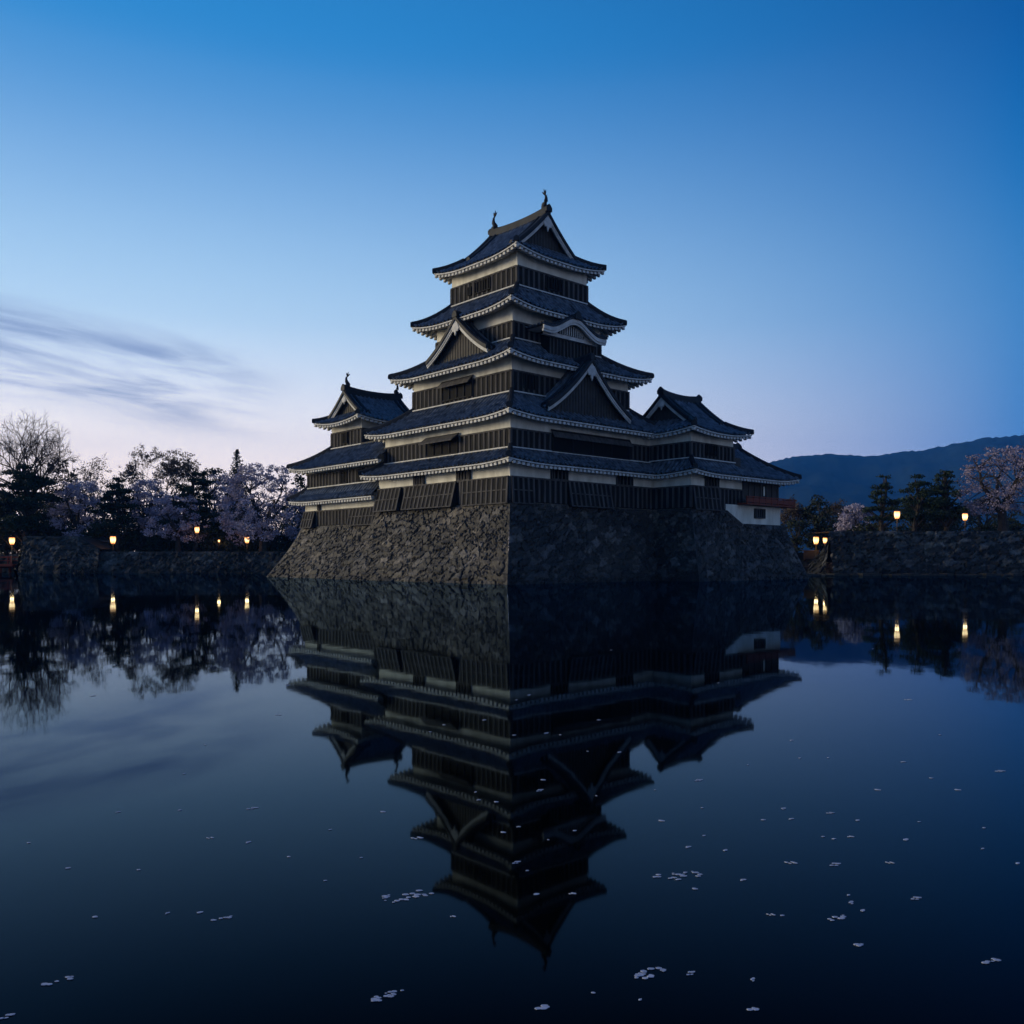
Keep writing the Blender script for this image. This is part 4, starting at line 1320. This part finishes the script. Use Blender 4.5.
blossom_tree('cherry_tree', 263, 100.5, GL, 462, 50, 'largest pale cherry tree in full bloom beside the small keep', 23, base=.18, n=300, trunk=.4, droop=.3, rmin=.4)
blossom_tree('cherry_tree', 222, 108, GL, 472, 22, 'half hidden cherry tree in front of the pointed conifer', 24, n=60)
evergreen(302, 114, GL, 469, 16, 'dark small evergreen showing past the eaves of the small keep', 25, n=50)
evergreen(140, 119, GL, 486, 40, 'wide dark evergreen far behind the layered pine', 26)
evergreen(232, 112, GL, 500, 34, 'low dark evergreen under the pointed conifer', 27)
evergreen(178, 117, GL, 490, 34, 'dark evergreen behind the drooping cherry', 28)
evergreen(60, 119, GL, 492, 50, 'wide low evergreen behind the leftmost blossom trunk', 29)
evergreen(-12, 108, GL, 476, 30, 'dark evergreen cut by the left edge of the picture', 30)
for i, (px, yt, w, lab) in enumerate(((60, 524, 30, 'low dark shrub below the leftmost blossom'), (140, 528, 26, 'low dark shrub right of the shed'), (172, 530, 22, 'low dark shrub left of the highest lantern'),
                                      (222, 530, 24, 'low dark shrub around the tiny far lantern'), (268, 528, 26, 'low dark shrub under the largest cherry'), (300, 524, 20, 'low dark shrub against the small keep base'), (6, 522, 24, 'low dark shrub behind the red bridge'), (114, 529, 27, 'low dark shrub behind the shed roof'), (196, 533, 22, 'low dark shrub right of the highest lantern'), (246, 531, 20, 'low dark shrub behind the lantern under the largest cherry'))):
    evergreen(px, 104.5 + (i % 3), GL, yt, w, lab, 60 + i, n=110, name='shrub', dens=90, base=.0)
for i, px in enumerate((-18, 22, 58, 96, 132, 168, 204, 240, 276, 312)):
    evergreen(px, 126 + (i * 37 % 9), GL, 495 + (i * 53 % 13), 36, 'dark far evergreen of the row closing off the left bank behind the blossoms', 100 + i, n=130, base=.0)['group'] = 'far evergreens behind the left bank'
# right bank
evergreen(817, 104, GL, 494, 17, 'dark evergreen just right of the red veranda', 31, n=60)
bare_tree(796, 106, GL, 497, 16, 'thin bare tree between the castle and the dark evergreen', 32, 6, buds=30, trunk=.16)
bare_tree(836, 108, GL, 500, 16, 'thin bare tree left of the round blossom bush', 33, 6, buds=30, trunk=.16)
blossom_tree('cherry_tree', 855, 99, GL, 503, 19, 'small round cherry tree in bloom left of the right bank pines', 34, base=.3, n=70)
pine_tree(884, 92, GR, 473, 18, 'layered garden pine with open flat pads, leftmost on the right wall', 35, 6, open_=True)
pine_tree(916, 95, GR, 475, 20, 'dense dark pine in the middle of the right wall', 36, 8)
pine_tree(946, 93, GR, 466, 20, 'tallest dark pine beside the right cherry tree', 37, 9)
blossom_tree('cherry_tree', 1004, 92, GR, 446, 50, 'large dusky cherry tree with a thick dark trunk at the right edge', 38, base=.25, lean=-.2, n=210, trunk=.5, dens=85, m=M_DUSKY)
bare_tree(1046, 104, GR, 418, 32, 'leafless tree reaching in at the right edge above the blossom', 39, 6, trunk=.35)
evergreen(985, 108, GR, 497, 40, 'dark evergreen mass behind the trunk of the right cherry', 40)
evergreen(925, 108, GR, 500, 36, 'dark evergreen behind the right bank pines', 42)
for i, (px, yt, w, lab) in enumerate(((868, 522, 24, 'low dark shrub beneath the layered garden pine'), (930, 521, 26, 'low dark shrub between the two right lanterns'), (1000, 523, 30, 'low dark shrub behind the thick cherry trunk'), (796, 519, 22, 'low dark shrub against the right end of the castle rampart'), (826, 516, 20, 'low dark shrub behind the two landing lanterns'))):
    evergreen(px, 97 if px > 840 else 102.5, GR if px > 840 else GL, yt, w, lab, 80 + i, n=50, name='shrub', dens=60)


# ================================================================== PETALS
def petal_mesh(rng, n, spread, size):
    mb = MB()
    for i in range(n):
        a = rng.uniform(0, 6.283); r = spread * math.sqrt(rng.random()); cx = math.cos(a) * r * 1.7; cy = math.sin(a) * r * .7 + cx * .35 + spread * .25 * math.sin(cx * 40)
        s = size * rng.uniform(.45, 1.5); ph = rng.uniform(0, 6.283); z = .003 + .001 * rng.random(); o = len(mb.v)
        k = 7; pts = []
        for j in range(k):
            t = 6.283 * j / k; rad = s * (1 if j else .72)
            pts.append((cx + rad * math.cos(t + ph), cy + rad * .55 * math.sin(t + ph), z))
        low = [(p[0], p[1], .001) for p in pts]
        mb.add(pts + low + [(cx, cy, z)], [(j, (j + 1) % k, 2 * k) for j in range(k)] + [(j, k + j, k + (j + 1) % k, (j + 1) % k) for j in range(k)])
    return mb


def petals():
    rng = random.Random(77)

    def wp(px, py):
        d = HC * FPX / (py - YH); return ((px - 512) / FPX * d, d, 0)
    big = [(677, 876, 24, .075, .012, 'largest loose clump of pale petals on the water right of the reflection'),
           (407, 896, 22, .08, .012, 'flat pale petal clump on the water left of the reflected roof tip'),
           (388, 996, 20, .035, .010, 'bright petal clump near the bottom left of the reflection'),
           (648, 974, 18, .045, .010, 'ragged petal clump near the bottom right of the reflection'),
           (836, 918, 8, .035, .012, 'small bluish petal clump right of the middle, near the bottom'),
           (545, 1007, 6, .016, .010, 'petal pair at the very bottom edge under the reflected tower'),
           (754, 1009, 5, .014, .010, 'petal pair at the bottom edge right of the ragged clump'),
           (857, 946, 5, .018, .010, 'petal pair low on the right side of the water'),
           (991, 962, 6, .028, .012, 'streaky petal clump near the bottom right corner'),
           (60, 981, 6, .03, .012, 'petal clump near the bottom left corner'),
           (222, 919, 5, .03, .012, 'petal pair on the dark blue water left of the reflection')]
    for (px, py, n, sp, sz, lab) in big:
        o = petal_mesh(rng, n, sp, sz).build('petal_clump', M_PETAL); o.location = wp(px, py); tag(o, lab, 'petals')
    protos = [petal_mesh(rng, k, .006 + .004 * k, .011).build('floating_petal', M_PETAL) for k in (1, 2, 3, 3, 4)]
    spots = [(325, 881), (97, 917), (169, 913), (202, 912), (212, 838), (361, 858), (290, 857), (455, 917), (697, 889), (773, 915), (782, 916), (849, 895), (852, 902), (863, 910), (918, 898),
             (704, 836), (703, 808), (690, 847), (664, 821), (794, 863), (823, 837), (835, 839), (853, 837), (906, 839), (892, 863), (983, 849), (1018, 863), (793, 819), (858, 820), (832, 813),
             (919, 822), (985, 828), (520, 827), (498, 802), (518, 862), (527, 871), (538, 894), (575, 894), (765, 820), (837, 864), (596, 796), (476, 792), (480, 800), (545, 780), (541, 790),
             (748, 765), (800, 758), (905, 762), (960, 790), (1002, 771), (940, 735), (30, 843), (120, 812), (70, 868), (255, 808), (330, 830), (140, 870), (250, 842), (385, 812), (420, 838),
             (560, 735), (600, 720), (517, 700), (515, 735), (547, 733), (430, 732), (445, 725), (530, 695), (620, 752), (700, 780), (655, 790), (726, 850), (745, 880), (880, 790), (280, 715), (205, 745)]
    while len(spots) < 98:
        px, py = rng.uniform(5, 1019), YH + 85 + 380 * rng.random() ** 1.1
        if px > 430 or rng.random() < .55: spots.append((px, py))
    for i, (px, py) in enumerate(spots):
        p = protos[i % 5]; o = p if i < 5 else p.copy()
        if i >= 5: COL.objects.link(o)
        o.location = wp(px, py); o.rotation_euler = (0, 0, rng.uniform(-.7, .7)); d = o.location.y
        s = rng.uniform(.6, 1.15) * (.65 + d * .08); o.scale = (s, s, 1)
        tag(o, 'small pale cherry petals floating loose on the dark moat water', 'petals', 'loose petals scattered on the moat')


petals()


# ================================================================== HAZE
def haze():
    mb = MB(); mb.box(-3400, 3400, -130, 3500, -1.7, 470); mb = mb.build('haze', None)
    mt = bpy.data.materials.new('haze_air'); mt.use_nodes = True; N = mt.node_tree.nodes; N.clear()
    out = N.new('ShaderNodeOutputMaterial'); v = N.new('ShaderNodeVolumePrincipled')
    v.inputs['Color'].default_value = (.05, .31, 1.0, 1); v.inputs['Density'].default_value = HAZE; v.inputs['Anisotropy'].default_value = 0.0
    mt.node_tree.links.new(v.outputs[0], out.inputs['Volume'])
    mb.data.materials.append(mt); tag(mb, kind='stuff')


haze()
